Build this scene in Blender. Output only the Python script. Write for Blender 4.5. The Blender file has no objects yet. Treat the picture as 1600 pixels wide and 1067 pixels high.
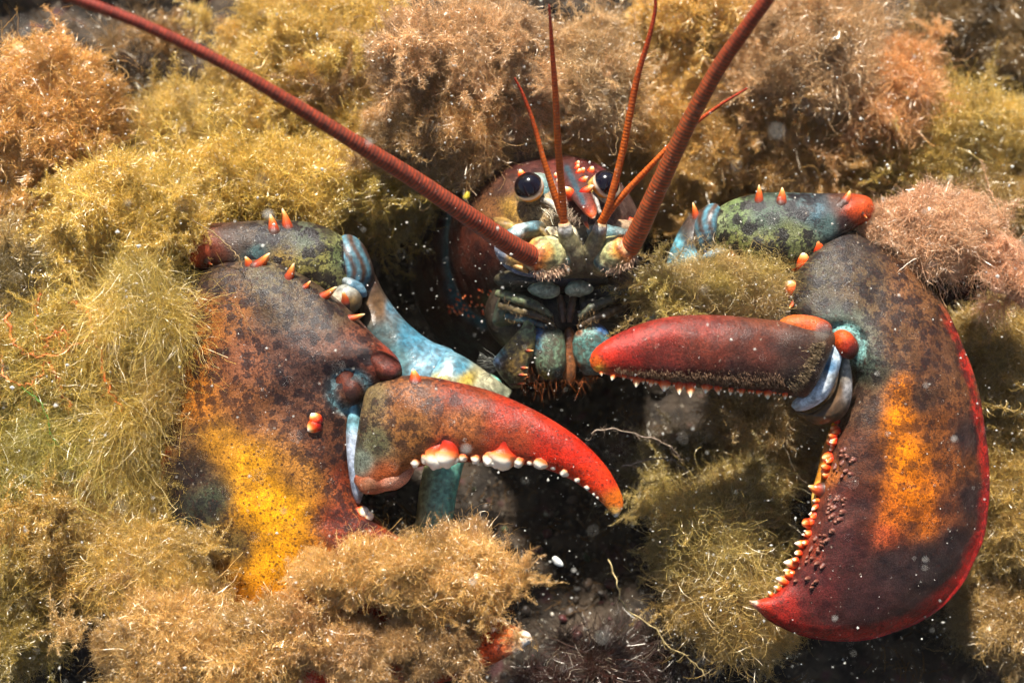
import bpy, math, random
import numpy as np
from mathutils import Vector, Matrix, noise as mnoise
from mathutils.bvhtree import BVHTree

# ------------------------------------------------------------------ frame, camera, light
# Everything is laid out in a frame (u right, v up the slope, w off the slope) in units of 0.4 mm and then
# turned into metres, Z up: the sea bed is a slope and the diver looks straight at it from above.
S = 0.0004
D = 2000.0
TILT = math.radians(50)
ct, st = math.cos(TILT), math.sin(TILT)
RM = np.array([[1, 0, 0], [0, st, -ct], [0, ct, st]])
def W(q):
    """frame coordinates -> metres"""
    return (np.asarray(q, float) @ RM.T) * S
def P(x, y, w):
    """point seen at photo pixel (x, y) lying w above the slope"""
    k = (D - w) / D
    return np.array([(x - 800) * k, (533.5 - y) * k, w])
def pix(q):
    k = D / (D - q[:, 2])
    return np.stack([q[:, 0] * k + 800, 533.5 - q[:, 1] * k], 1)

scene = bpy.context.scene
col = scene.collection
cam_data = bpy.data.cameras.new('camera')
cam = bpy.data.objects.new('camera', cam_data); col.objects.link(cam)
cam_data.sensor_width = 36
cam_data.lens = 18 / (800 / D)
cam_data.clip_start = 0.01; cam_data.clip_end = 200
cam.location = Vector(W([0, 0, D]))
cam.rotation_euler = (math.pi / 2 - TILT, 0, 0)
cam_data.dof.use_dof = True
cam_data.dof.focus_distance = (D - 70) * S
cam_data.dof.aperture_fstop = 4.0
scene.camera = cam

SUN = np.array([-0.10, 0.85, 0.52]); SUN /= np.linalg.norm(SUN)
sd = Vector(RM @ SUN)
wd = bpy.data.worlds.new('World'); scene.world = wd; wd.use_nodes = True
wn = wd.node_tree.nodes; wl = wd.node_tree.links
sky = wn.new('ShaderNodeTexSky'); sky.sky_type = 'NISHITA'; sky.sun_disc = False
sky.sun_elevation = math.asin(sd.z); sky.sun_rotation = math.atan2(sd.x, sd.y)
wl.new(sky.outputs[0], wn['Background'].inputs[0]); wn['Background'].inputs[1].default_value = 0.05
sun_data = bpy.data.lights.new('sun', 'SUN'); sun = bpy.data.objects.new('sun', sun_data); col.objects.link(sun)
sun_data.energy = 5.0; sun_data.angle = math.radians(3.5); sun_data.color = (1.0, 0.95, 0.86)
sun.rotation_euler = sd.to_track_quat('Z', 'Y').to_euler(); sun.location = sd * 3
scene.view_settings.view_transform = 'Standard'; scene.view_settings.look = 'None'
scene.view_settings.exposure = 1.25; scene.view_settings.gamma = 1
scene.render.engine = 'CYCLES'
cy = scene.cycles
cy.max_bounces = 4; cy.diffuse_bounces = 3; cy.glossy_bounces = 1; cy.transmission_bounces = 1; cy.transparent_max_bounces = 2
cy.use_adaptive_sampling = True; cy.adaptive_threshold = 0.04; cy.adaptive_min_samples = 16
wd.cycles.sampling_method = 'NONE'
cy.use_denoising = True

rng = np.random.default_rng(7); random.seed(7)

# ------------------------------------------------------------------ helpers
WORG = {}
def tag(o, label=None, cat=None, group=None, kind=None):
    if label: o['label'] = label
    if cat: o['category'] = cat
    if group: o['group'] = group
    if kind: o['kind'] = kind
    return o
def link(o, parent, worg):
    col.objects.link(o)
    WORG[o.name] = Vector(worg)
    if parent is not None:
        o.parent = parent; o.location = Vector(worg) - WORG[parent.name]
    else:
        o.location = Vector(worg)
    return o
def empty(name, q, parent=None):
    return link(bpy.data.objects.new(name, None), parent, W(q))
def mesh_data(name, v, quads, tris=None, attrs=None, smooth=True):
    me = bpy.data.meshes.new(name)
    v = np.asarray(v, np.float32)
    quads = np.asarray(quads if quads is not None else np.zeros((0, 4)), np.int32).reshape(-1, 4)
    tris = np.asarray(tris if tris is not None else np.zeros((0, 3)), np.int32).reshape(-1, 3)
    me.vertices.add(len(v)); me.vertices.foreach_set('co', v.ravel())
    nl = quads.size + tris.size
    me.loops.add(nl); me.loops.foreach_set('vertex_index', np.concatenate([quads.ravel(), tris.ravel()]))
    me.polygons.add(len(quads) + len(tris))
    starts = np.concatenate([np.arange(len(quads)) * 4, quads.size + np.arange(len(tris)) * 3]).astype(np.int32)
    me.polygons.foreach_set('loop_start', starts)
    for k, a in (attrs or {}).items():
        a = np.asarray(a, np.float32)
        if a.ndim == 2:
            at = me.attributes.new(k, 'FLOAT_COLOR', 'POINT')
            if a.shape[1] == 3: a = np.concatenate([a, np.ones((len(a), 1), np.float32)], 1)
            at.data.foreach_set('color', a.ravel())
        else:
            at = me.attributes.new(k, 'FLOAT', 'POINT'); at.data.foreach_set('value', a)
    me.update(calc_edges=True); me.validate()
    me.polygons.foreach_set('use_smooth', np.full(len(me.polygons), smooth))
    return me
BVH = {}
def build(name, q, quads, mat, parent=None, tris=None, attrs=None, smooth=True):
    """one mesh object from frame coordinates, its origin at its middle"""
    wv = W(q); c = (wv.min(0) + wv.max(0)) / 2
    me = mesh_data(name, wv - c, quads, tris, attrs, smooth)
    o = bpy.data.objects.new(name, me); link(o, parent, c)
    if mat: me.materials.append(mat)
    return o
def keep(o, q, quads):
    BVH[o.name] = BVHTree.FromPolygons([tuple(x) for x in q], [tuple(int(i) for i in f) for f in quads])
def hit(o, x, y, default=0.0):
    """where the line of sight through (x, y) first meets o, in frame coordinates, with its normal"""
    a = Vector((0, 0, D)); d = (Vector(P(x, y, 0)) - a).normalized()
    loc, nor, i, dist = BVH[o.name].ray_cast(a, d)
    if loc is None:
        p = Vector(P(x, y, default)); loc, nor, i, dist = BVH[o.name].find_nearest(p)
        if loc is None: return np.array(p), np.array([0, 0, 1.])
        return np.array(loc), np.array((0, 0, 1.))
    n = np.array(nor)
    if n[2] < 0: n = -n
    return np.array(loc), n
def srgb(c):
    c = np.asarray(c, float) / 255.0
    return np.where(c <= 0.04045, c / 12.92, ((c + 0.055) / 1.055) ** 2.4)
def cr(pts, n, closed=False):
    """Catmull-Rom through rows of pts, n samples"""
    p = np.asarray(pts, float)
    p = np.concatenate([2 * p[:1] - p[1:2], p, 2 * p[-1:] - p[-2:-1]])
    m = len(p) - 3
    t = np.linspace(0, m - 1e-9, n); i = t.astype(int); f = (t - i)[:, None]
    a, b, c, d = p[i], p[i + 1], p[i + 2], p[i + 3]
    return 0.5 * (2 * b + (c - a) * f + (2 * a - 5 * b + 4 * c - d) * f ** 2 + (3 * b - a - 3 * c + d) * f ** 3)
def fbm(q, scale, seed=0.0, oct=3):
    return np.array([mnoise.fractal((x / scale + seed, y / scale - seed, z / scale), 1.0, 2.0, oct) for x, y, z in q])
def grid_faces(n, m, off=0):
    i, j = np.meshgrid(np.arange(n - 1), np.arange(m), indexing='ij')
    a = i * m + j; b = i * m + (j + 1) % m
    return (np.stack([a, b, b + m, a + m], -1).reshape(-1, 4) + off)
PIG = 0.84
def splat(px, splats, power=2.0):
    """pigment at each vertex from a list of (x, y, reach, colour)"""
    num = np.zeros((len(px), 3)); den = np.full((len(px), 1), 1e-9)
    for x, y, r, c in splats:
        d2 = ((px[:, 0] - x) ** 2 + (px[:, 1] - y) ** 2) / (r * r)
        w = 1.0 / (d2 ** power + 0.02)
        num += w[:, None] * srgb(c); den += w[:, None]
    return num / den * PIG
def near_line(px, line, width):
    L = cr(line, 60); d = np.min(np.hypot(px[:, None, 0] - L[None, :, 0], px[:, None, 1] - L[None, :, 1]), 1)
    return np.exp(-(d / width) ** 2)
def mixc(c, col_, m):
    return c * (1 - m[:, None]) + srgb(col_)[None] * m[:, None]

# ------------------------------------------------------------------ materials
def new_mat(name):
    m = bpy.data.materials.new(name); m.use_nodes = True
    nt = m.node_tree; nt.nodes.clear()
    out = nt.nodes.new('ShaderNodeOutputMaterial')
    return m, nt, out
class G:
    """small node helper"""
    def __init__(s, nt): s.nt = nt
    def n(s, t, **k):
        x = s.nt.nodes.new(t)
        for a, b in k.items(): setattr(x, a, b)
        return x
    def l(s, a, b): s.nt.links.new(a, b)
    def coords(s, k):
        t = s.n('ShaderNodeTexCoord'); v = s.n('ShaderNodeVectorMath', operation='SCALE')
        v.inputs['Scale'].default_value = k / S; s.l(t.outputs['Object'], v.inputs[0]); return v.outputs[0]
    def noise(s, size, detail=2, rough=0.55, dist=0.0):
        x = s.n('ShaderNodeTexNoise'); s.l(s.coords(1.0 / size), x.inputs['Vector']); x.inputs['Scale'].default_value = 1
        x.inputs['Detail'].default_value = detail; x.inputs['Roughness'].default_value = rough; x.inputs['Distortion'].default_value = dist
        return x.outputs['Fac']
    def voro(s, size, warp=0.0, wsize=10, feature='F1'):
        x = s.n('ShaderNodeTexVoronoi', feature=feature); x.inputs['Scale'].default_value = 1
        c = s.coords(1.0 / size)
        if warp:
            nz = s.n('ShaderNodeTexNoise'); s.l(s.coords(1.0 / wsize), nz.inputs['Vector']); nz.inputs['Scale'].default_value = 1
            sub = s.n('ShaderNodeVectorMath', operation='SUBTRACT'); sub.inputs[1].default_value = (.5, .5, .5); s.l(nz.outputs['Color'], sub.inputs[0])
            sc = s.n('ShaderNodeVectorMath', operation='SCALE'); sc.inputs['Scale'].default_value = warp; s.l(sub.outputs[0], sc.inputs[0])
            ad = s.n('ShaderNodeVectorMath', operation='ADD'); s.l(c, ad.inputs[0]); s.l(sc.outputs[0], ad.inputs[1]); c = ad.outputs[0]
        s.l(c, x.inputs['Vector']); return x
    def n_out(s, node, o):
        x = s.n('ShaderNodeSeparateColor'); s.l(node.outputs[o], x.inputs[0]); return x.outputs[0]
    def ramp(s, v, lo, hi, a=0.0, b=1.0):
        x = s.n('ShaderNodeMapRange', interpolation_type='SMOOTHSTEP')
        for k, q in zip(('From Min', 'From Max', 'To Min', 'To Max'), (lo, hi, a, b)): x.inputs[k].default_value = q
        s.l(v, x.inputs['Value']); return x.outputs[0]
    def math(s, op, a, b=None):
        x = s.n('ShaderNodeMath', operation=op)
        for i, q in enumerate((a, b)):
            if q is None: continue
            if isinstance(q, (int, float)): x.inputs[i].default_value = q
            else: s.l(q, x.inputs[i])
        return x.outputs[0]
    def attr(s, name, out='Fac'):
        x = s.n('ShaderNodeAttribute', attribute_name=name); return x.outputs[out]
    def mix(s, f, a, b, blend='MIX'):
        x = s.n('ShaderNodeMix', data_type='RGBA', blend_type=blend)
        for i, q in ((0, f), (6, a), (7, b)):
            if isinstance(q, (int, float)): x.inputs[i].default_value = q
            elif isinstance(q, tuple): x.inputs[i].default_value = (*q, 1) if len(q) == 3 else q
            else: s.l(q, x.inputs[i])
        return x.outputs[2]
    def hsv(s, c, val):
        x = s.n('ShaderNodeHueSaturation'); s.l(c, x.inputs['Color']); s.l(val, x.inputs['Value']); return x.outputs[0]

def shell_mat(name, rough=0.38, spot_size=19, bump=0.5, fine=1.0, mottle=1.0, spot_lim=(.36, .54), warp=.8):
    m, nt, out = new_mat(name); g = G(nt)
    pig = g.attr('pig', 'Color'); spots = g.attr('spots'); grain = g.attr('grain')
    mot = g.ramp(g.noise(30, 2, 0.6), 0.3, 0.7, 0.62, 1.12)
    c = g.hsv(pig, mot)
    # rounded dark spots, soft at the edge and broken up
    fine_n = g.noise(5.5, 2, .65)
    v = g.voro(spot_size, warp, 7)
    d = g.math('ADD', v.outputs['Distance'], g.math('MULTIPLY', g.math('SUBTRACT', fine_n, .5), .7))
    keep_ = g.ramp(g.n_out(v, 'Color'), .05, .3)
    m1 = g.math('MULTIPLY', g.ramp(d, spot_lim[0], spot_lim[1], 1, 0), keep_)
    ret = g.math('MULTIPLY', g.ramp(g.noise(7.5, 2, .6, .4), .51, .58), g.ramp(g.noise(40, 1), .32, .52))
    mm = g.math('MULTIPLY', g.math('MAXIMUM', m1, g.math('MULTIPLY', ret, .85)), spots)
    c = g.mix(g.math('MULTIPLY', mm, 0.94), c, (0.009, 0.006, 0.008))
    # pores and red-brown dots
    v3 = g.voro(6.5); m3 = g.ramp(v3.outputs['Distance'], 0.28, 0.46, 1, 0)
    gate = g.ramp(fine_n, 0.40, 0.60)
    c = g.mix(g.math('MULTIPLY', g.math('MULTIPLY', m3, gate), g.math('MULTIPLY', grain, 0.8 * fine)), c, (0.035, 0.010, 0.006))
    tn = g.noise(2.2, 1, .7)
    c = g.hsv(c, g.ramp(tn, 0.3, 0.72, 0.62, 1.35))
    vd = g.voro(15, .5, 5); crust = g.math('MULTIPLY', g.ramp(vd.outputs['Distance'], .06, .13, 1, 0), g.ramp(g.n_out(vd, 'Color'), .68, .75))
    c = g.mix(g.math('MULTIPLY', crust, .55), c, (0.34, 0.28, 0.21))
    b = g.n('ShaderNodeBsdfPrincipled'); g.l(c, b.inputs['Base Color'])
    g.l(g.ramp(fine_n, .3, .7, rough - .1, rough + .16), b.inputs['Roughness'])
    b.inputs['Specular IOR Level'].default_value = 0.24
    h = g.math('ADD', g.math('MULTIPLY', g.noise(2.4, 2, .7), 0.8), g.math('MULTIPLY', g.noise(22, 1), 1.0))
    bp = g.n('ShaderNodeBump'); bp.inputs['Strength'].default_value = bump; bp.inputs['Distance'].default_value = 3.0 * S
    g.l(h, bp.inputs['Height']); g.l(bp.outputs[0], b.inputs['Normal'])
    g.l(b.outputs[0], out.inputs[0]); return m
def plain_mat(name, rough=0.3, bump=0.15, tint=0.25, spec=.4, size=9, dirt=0.0):
    m, nt, out = new_mat(name); g = G(nt)
    c = g.hsv(g.attr('pig', 'Color'), g.ramp(g.noise(size, 3), .3, .7, 1 - tint, 1 + tint))
    if dirt:
        c = g.mix(g.math('MULTIPLY', g.ramp(g.noise(size * 1.7, 3, .65, .6), .42, .62), dirt), c, (0.055, 0.038, 0.022))
        c = g.mix(g.math('MULTIPLY', g.ramp(g.noise(size * .5, 2, .6), .56, .66), dirt), c, (0.03, 0.024, 0.018))
    b = g.n('ShaderNodeBsdfPrincipled'); g.l(c, b.inputs['Base Color']); b.inputs['Roughness'].default_value = rough
    b.inputs['Specular IOR Level'].default_value = spec
    bp = g.n('ShaderNodeBump'); bp.inputs['Strength'].default_value = bump; bp.inputs['Distance'].default_value = 2 * S
    g.l(g.noise(4, 3), bp.inputs['Height']); g.l(bp.outputs[0], b.inputs['Normal'])
    g.l(b.outputs[0], out.inputs[0]); return m
def weed_mat(name):
    m, nt, out = new_mat(name); g = G(nt)
    oi = g.n('ShaderNodeObjectInfo'); geo = g.n('ShaderNodeNewGeometry')
    r = g.math('ADD', g.math('MULTIPLY', g.math('SUBTRACT', geo.outputs['Random Per Island'], .35), g.attr('fib')), .35)
    c = g.hsv(oi.outputs['Color'], g.ramp(r, 0, 1, 0.62, 1.42))
    # some filaments are bleached
    c = g.mix(g.ramp(r, 0.91, 0.99, 0, 0.6), c, (0.75, 0.64, 0.46))
    d = g.n('ShaderNodeBsdfDiffuse'); g.l(c, d.inputs[0])
    t = g.n('ShaderNodeBsdfTranslucent'); g.l(c, t.inputs[0])
    mx = g.n('ShaderNodeMixShader'); mx.inputs[0].default_value = 0.5; g.l(d.outputs[0], mx.inputs[1]); g.l(t.outputs[0], mx.inputs[2])
    gl = g.n('ShaderNodeBsdfGlossy'); gl.inputs['Roughness'].default_value = .35; gl.inputs[0].default_value = (1, .95, .85, 1)
    m2 = g.n('ShaderNodeMixShader'); m2.inputs[0].default_value = 0.09; g.l(mx.outputs[0], m2.inputs[1]); g.l(gl.outputs[0], m2.inputs[2])
    g.l(m2.outputs[0], out.inputs[0]); return m
def fibre_mat(name):
    m, nt, out = new_mat(name); g = G(nt)
    c = g.attr('pig', 'Color')
    d = g.n('ShaderNodeBsdfDiffuse'); g.l(c, d.inputs[0])
    t = g.n('ShaderNodeBsdfTranslucent'); g.l(c, t.inputs[0])
    mx = g.n('ShaderNodeMixShader'); mx.inputs[0].default_value = 0.4; g.l(d.outputs[0], mx.inputs[1]); g.l(t.outputs[0], mx.inputs[2])
    g.l(mx.outputs[0], out.inputs[0]); return m
def rock_mat():
    m, nt, out = new_mat('rock'); g = G(nt)
    a = g.noise(90, 2, .65); b_ = g.noise(12, 3, .6)
    c = g.mix(g.ramp(a, .35, .65), (0.016, 0.012, 0.009), (0.066, 0.046, 0.030))
    c = g.mix(g.math('MULTIPLY', g.ramp(b_, .55, .75), 0.6), c, (0.06, 0.043, 0.028))
    c = g.mix(g.ramp(g.noise(45, 1), .60, .74, 0, .7), c, (0.085, 0.03, 0.034))
    c = g.mix(g.ramp(g.voro(16, .6).outputs['Distance'], .10, .2, .7, 0), c, (0.30, 0.26, 0.2))
    b = g.n('ShaderNodeBsdfPrincipled'); g.l(c, b.inputs['Base Color']); b.inputs['Roughness'].default_value = .8
    b.inputs['Specular IOR Level'].default_value = .2
    bp = g.n('ShaderNodeBump'); bp.inputs['Strength'].default_value = .8; bp.inputs['Distance'].default_value = 10 * S
    g.l(b_, bp.inputs['Height']); g.l(bp.outputs[0], b.inputs['Normal'])
    g.l(b.outputs[0], out.inputs[0]); return m
def eye_mat():
    m, nt, out = new_mat('eye_black'); g = G(nt)
    b = g.n('ShaderNodeBsdfPrincipled'); g.l(g.attr('pig', 'Color'), b.inputs['Base Color']); b.inputs['Roughness'].default_value = .16
    b.inputs['Specular IOR Level'].default_value = .5
    g.l(b.outputs[0], out.inputs[0]); return m
def snow_mat():
    m, nt, out = new_mat('speck'); g = G(nt)
    d = g.n('ShaderNodeBsdfDiffuse'); d.inputs[0].default_value = (.8, .77, .7, 1)
    t = g.n('ShaderNodeBsdfTranslucent'); t.inputs[0].default_value = (.8, .77, .7, 1)
    mx = g.n('ShaderNodeMixShader'); g.l(d.outputs[0], mx.inputs[1]); g.l(t.outputs[0], mx.inputs[2])
    g.l(mx.outputs[0], out.inputs[0]); return m
M_SHELL = shell_mat('claw_shell')
M_ARM = shell_mat('arm_shell', spot_size=21, rough=.36, spot_lim=(.46, .66), warp=.7)
M_CARA = shell_mat('carapace_shell', spot_size=20, rough=.4)
M_SOFT = plain_mat('joint_skin', rough=.36, tint=.45, bump=.35, size=8, dirt=.35)
M_FACE = plain_mat('face_skin', rough=.42, tint=.5, bump=.6, size=7, dirt=.5)
M_HORN = plain_mat('horn', rough=.36, tint=.22, bump=.25, spec=.4, size=5)
M_ANT = plain_mat('antenna_skin', rough=.5, bump=.2, tint=.25)
M_WEED = weed_mat('weed'); M_FIB = fibre_mat('fibre'); M_ROCK = rock_mat(); M_EYE = eye_mat(); M_SNOW = snow_mat()

# ------------------------------------------------------------------ shape makers
def ribloft(name, stations, mat, parent, n=90, m=56, e=(1.0, 1.0), pig=None, spots=None, grain=None, bumpy=0.0, shape=None, cap=True):
    """a shell spanned between two margins: rows (ax, ay, bx, by, wa, wb, front bulge, back bulge)"""
    r = cr(stations, n)
    r[:, 6:] = np.maximum(r[:, 6:], 0.5)
    t = np.linspace(0, 2 * np.pi, m, endpoint=False)
    c = np.sign(np.cos(t)) * np.abs(np.cos(t)) ** e[0]; s = np.sign(np.sin(t)) * np.abs(np.sin(t)) ** e[1]
    q = np.zeros((n, m, 3))
    for i in range(n):
        A = P(r[i, 0], r[i, 1], r[i, 4]); B = P(r[i, 2], r[i, 3], r[i, 5])
        q[i] = (A + B) / 2 + np.outer(c, (A - B) / 2)
        q[i, :, 2] += np.where(s > 0, r[i, 6], r[i, 7]) * s
    q = q.reshape(-1, 3)
    ring = np.repeat(np.linspace(0, 1, n), m); ang = np.tile(t, n)
    if shape is not None: q = shape(q, pix(q), ring, ang)
    if bumpy:
        q = q + np.outer(fbm(q, 45, 3.1, 2) * bumpy, [0, 0, 1])
    f = grid_faces(n, m); tris = None
    if cap:
        k = len(q); q = np.concatenate([q, [q[:m].mean(0)], [q[-m:].mean(0)]])
        j = np.arange(m); jn = (j + 1) % m
        tris = np.concatenate([np.stack([jn, j, np.full(m, k)], 1), np.stack([(n - 1) * m + j, (n - 1) * m + jn, np.full(m, k + 1)], 1)])
        ring = np.append(ring, [0, 1]); ang = np.append(ang, [0, 0])
    px = pix(q)
    at = {'pig': pig(px, ring, ang) if callable(pig) else splat(px, pig)}
    for k, fn in (('spots', spots), ('grain', grain)):
        at[k] = np.zeros(len(q)) if fn is None else (np.full(len(q), float(fn)) if isinstance(fn, (int, float)) else fn(px, ring, ang))
    o = build(name, q, f, mat, parent, tris, at); keep(o, q, f); return o
def tube(name, path, mat, parent, n=60, m=12, pig=None, rings=0.0, amp=0.0, flat=1.0):
    """round tube along rows (x, y, w, radius); rings = spacing of its segments"""
    c = np.array([P(a[0], a[1], a[2]) for a in path]); r = np.array([a[3] for a in path], float)
    pr = cr(np.concatenate([c, r[:, None]], 1), max(n, 40))
    seg = np.linalg.norm(np.diff(pr[:, :3], axis=0), axis=1); L = np.concatenate([[0], np.cumsum(seg)])
    if rings: n = int(L[-1] / rings * 6)
    s = np.linspace(0, L[-1], n); pr = np.stack([np.interp(s, L, pr[:, k]) for k in range(4)], 1)
    T = np.gradient(pr[:, :3], axis=0); T /= np.linalg.norm(T, axis=1)[:, None]
    X = np.cross(T, [0.05, 0.1, 1.0]); X /= np.linalg.norm(X, axis=1)[:, None]; Y = np.cross(T, X)
    rad = pr[:, 3].copy(); ph = (s / rings) % 1 if rings else np.zeros(n)
    if rings: rad *= 1 + amp * (np.sin(np.pi * np.clip(ph * 1.25, 0, 1)) ** .6 - .6)
    t = np.linspace(0, 2 * np.pi, m, endpoint=False)
    q = pr[:, None, :3] + rad[:, None, None] * (np.cos(t)[None, :, None] * X[:, None] + flat * np.sin(t)[None, :, None] * Y[:, None])
    q = q.reshape(-1, 3); f = grid_faces(n, m)
    k = len(q); q = np.concatenate([q, [pr[0, :3]], [pr[-1, :3]]]); j = np.arange(m); jn = (j + 1) % m
    tris = np.concatenate([np.stack([jn, j, np.full(m, k)], 1), np.stack([(n - 1) * m + j, (n - 1) * m + jn, np.full(m, k + 1)], 1)])
    ss = np.append(np.repeat(s / L[-1], m), [0, 1]); pp = np.append(np.repeat(ph, m), [0, 0]); aa = np.append(np.tile(t, n), [0, 0])
    at = {'pig': pig(pix(q), ss, pp, aa) if callable(pig) else splat(pix(q), pig), 'spots': np.zeros(len(q)), 'grain': np.zeros(len(q))}
    o = build(name, q, f, mat, parent, tris, at); keep(o, q, f); return o
def lump(name, x, y, w, r, mat, parent, pig, rot=0.0, n=20, m=28, wob=0.06, spots=0.0):
    """rounded lump, radii r = (along, across, depth), turned by rot in the slope plane"""
    th = np.linspace(0.02, np.pi - 0.02, n); t = np.linspace(0, 2 * np.pi, m, endpoint=False)
    a = np.cos(th)[:, None] * np.ones(m); b = np.sin(th)[:, None] * np.cos(t); c = np.sin(th)[:, None] * np.sin(t)
    loc = np.stack([a * r[0], b * r[1], c * r[2]], -1).reshape(-1, 3)
    cs, sn = math.cos(rot), math.sin(rot)
    q = np.stack([loc[:, 0] * cs - loc[:, 1] * sn, loc[:, 0] * sn + loc[:, 1] * cs, loc[:, 2]], 1)
    q = q * (1 + wob * fbm(q + x, max(r) * .9, y * .1, 2))[:, None] + P(x, y, w)
    f = grid_faces(n, m)
    px = pix(q)
    at = {'pig': pig(px) if callable(pig) else splat(px, pig), 'spots': np.full(len(q), spots), 'grain': np.zeros(len(q))}
    o = build(name, q, f, mat, parent, None, at); keep(o, q, f); return o
def cone_mesh(name, prof, cols, bend=0.0, m=12, lump=.08):
    """unit-high horn: prof rows (z, radius); cols rows (z, rgb)"""
    pr = cr(prof, 14); n = len(pr); t = np.linspace(0, 2 * np.pi, m, endpoint=False)
    q = np.stack([pr[:, 1:2] * np.cos(t) + bend * pr[:, :1] ** 2, pr[:, 1:2] * np.sin(t), pr[:, :1] * np.ones(m)], -1).reshape(-1, 3)
    q[:, :2] *= 1 + (lump * 1.6 * fbm(q, .5, len(name) * 1.7, 2))[:, None]
    q[:, 2] *= 1 + lump * .8 * fbm(q, .35, 3.3, 1)
    f = grid_faces(n, m); k = len(q); q = np.concatenate([q, [[bend * pr[-1, 0] ** 2, 0, pr[-1, 0] + .01]]])
    j = np.arange(m); tris = np.stack([(n - 1) * m + j, (n - 1) * m + (j + 1) % m, np.full(m, k)], 1)
    z = q[:, 2]; cc = np.array([srgb(c) for _, c in cols]); zz = [a for a, _ in cols]
    pig = np.stack([np.interp(z, zz, cc[:, i]) for i in range(3)], 1)
    me = mesh_data(name, q, f, tris, {'pig': pig}); me.materials.append(M_HORN); return me
RED, ORG, CREAM, WHITE, BROWN = (150, 26, 14), (238, 92, 22), (250, 205, 140), (250, 244, 232), (64, 34, 26)
ME_SPINE = cone_mesh('spine', [(-.5, .62), (-.2, .56), (.08, .46), (.3, .36), (.6, .24), (.86, .12), (1, .03)], [(-.5, (66, 46, 38)), (.18, (74, 46, 36)), (.36, (150, 54, 28)), (.62, (226, 92, 32)), (.86, (250, 168, 84)), (1, (255, 228, 176))], .2, lump=.14)
ME_KNOB = cone_mesh('spine_knob', [(-.3, .52), (0, .56), (.4, .50), (.75, .32), (1, .04)], [(-.3, (110, 20, 14)), (.1, (176, 28, 12)), (.55, (236, 84, 20)), (.8, (255, 190, 110)), (1, WHITE)], .05)
ME_MOLAR = cone_mesh('molar', [(-.45, .66), (0, .62), (.4, .57), (.75, .42), (.95, .19), (1, .03)], [(-.45, (150, 24, 10)), (.10, (206, 56, 16)), (.40, (240, 140, 70)), (.62, (240, 222, 196)), (1, (246, 238, 222))], 0, lump=.22)
ME_TOOTH = cone_mesh('tooth_pointed', [(-.3, .40), (0, .42), (.4, .34), (.75, .18), (1, .03)], [(-.3, (130, 16, 8)), (.15, (216, 50, 12)), (.5, (250, 120, 40)), (.72, (254, 222, 170)), (1, WHITE)], .04)
ME_WART = cone_mesh('wart', [(-.4, .8), (0, .6), (.35, .46), (.7, .3), (1, .05)], [(-.4, (80, 42, 34)), (.3, (96, 50, 40)), (1, (140, 92, 72))], .1)
ME_BUTTON = cone_mesh('tooth_round', [(-.4, .55), (0, .58), (.4, .5), (.75, .3), (1, .03)], [(-.4, (140, 20, 8)), (.3, (222, 56, 14)), (.7, (250, 110, 34)), (1, (255, 196, 130))], 0)
def horn(name, me, parent, base, direction, height, width=None, roll=0.0):
    o = bpy.data.objects.new(name, me)
    link(o, parent, W(base))
    d = Vector(RM @ (np.asarray(direction, float) / np.linalg.norm(direction)))
    o.rotation_mode = 'QUATERNION'
    from mathutils import Quaternion
    o.rotation_quaternion = d.to_track_quat('Z', 'Y') @ Quaternion((0, 0, 1), roll)
    wv = (width or height) * S; o.scale = (wv, wv, height * S); return o
def filaments(roots, dirs, length, nseg, width, curl=0.5, drift=(0, 0, 0), taper=0.5, rg=rng, loops=0.0, wig=0.35):
    """thin ribbons grown from roots; returns vertices and quads"""
    N = len(roots); d = dirs / np.linalg.norm(dirs, axis=1)[:, None]
    L = np.broadcast_to(np.asarray(length, float), (N,)) / nseg
    ax = rg.normal(size=(N, 3)); ax /= np.linalg.norm(ax, axis=1)[:, None]
    spin = rg.normal(size=N) * loops
    p = roots.copy(); pts = [p.copy()]
    drift = np.asarray(drift, float)
    for k in range(nseg):
        d = d + np.cross(ax, d) * spin[:, None] + rg.normal(size=(N, 3)) * curl * wig + drift / nseg
        d /= np.linalg.norm(d, axis=1)[:, None]
        ax = ax + rg.normal(size=(N, 3)) * 0.25; ax /= np.linalg.norm(ax, axis=1)[:, None]
        p = p + d * L[:, None]; pts.append(p.copy())
    pts = np.stack(pts, 1)                                     # N, nseg+1, 3
    side = rg.normal(size=(N, 3)); T = np.gradient(pts, axis=1)
    X = np.cross(T, side[:, None]); X /= np.linalg.norm(X, axis=2)[:, :, None] + 1e-9
    wd_ = np.broadcast_to(np.asarray(width, float), (N,))[:, None, None] * np.linspace(1, taper, nseg + 1)[None, :, None] / 2
    v = np.stack([pts - X * wd_, pts + X * wd_], 2).reshape(-1, 3)
    i = np.arange(N)[:, None] * (nseg + 1) * 2 + np.arange(nseg)[None] * 2
    f = np.stack([i, i + 1, i + 3, i + 2], -1).reshape(-1, 4)
    return v, f, pts

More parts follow.
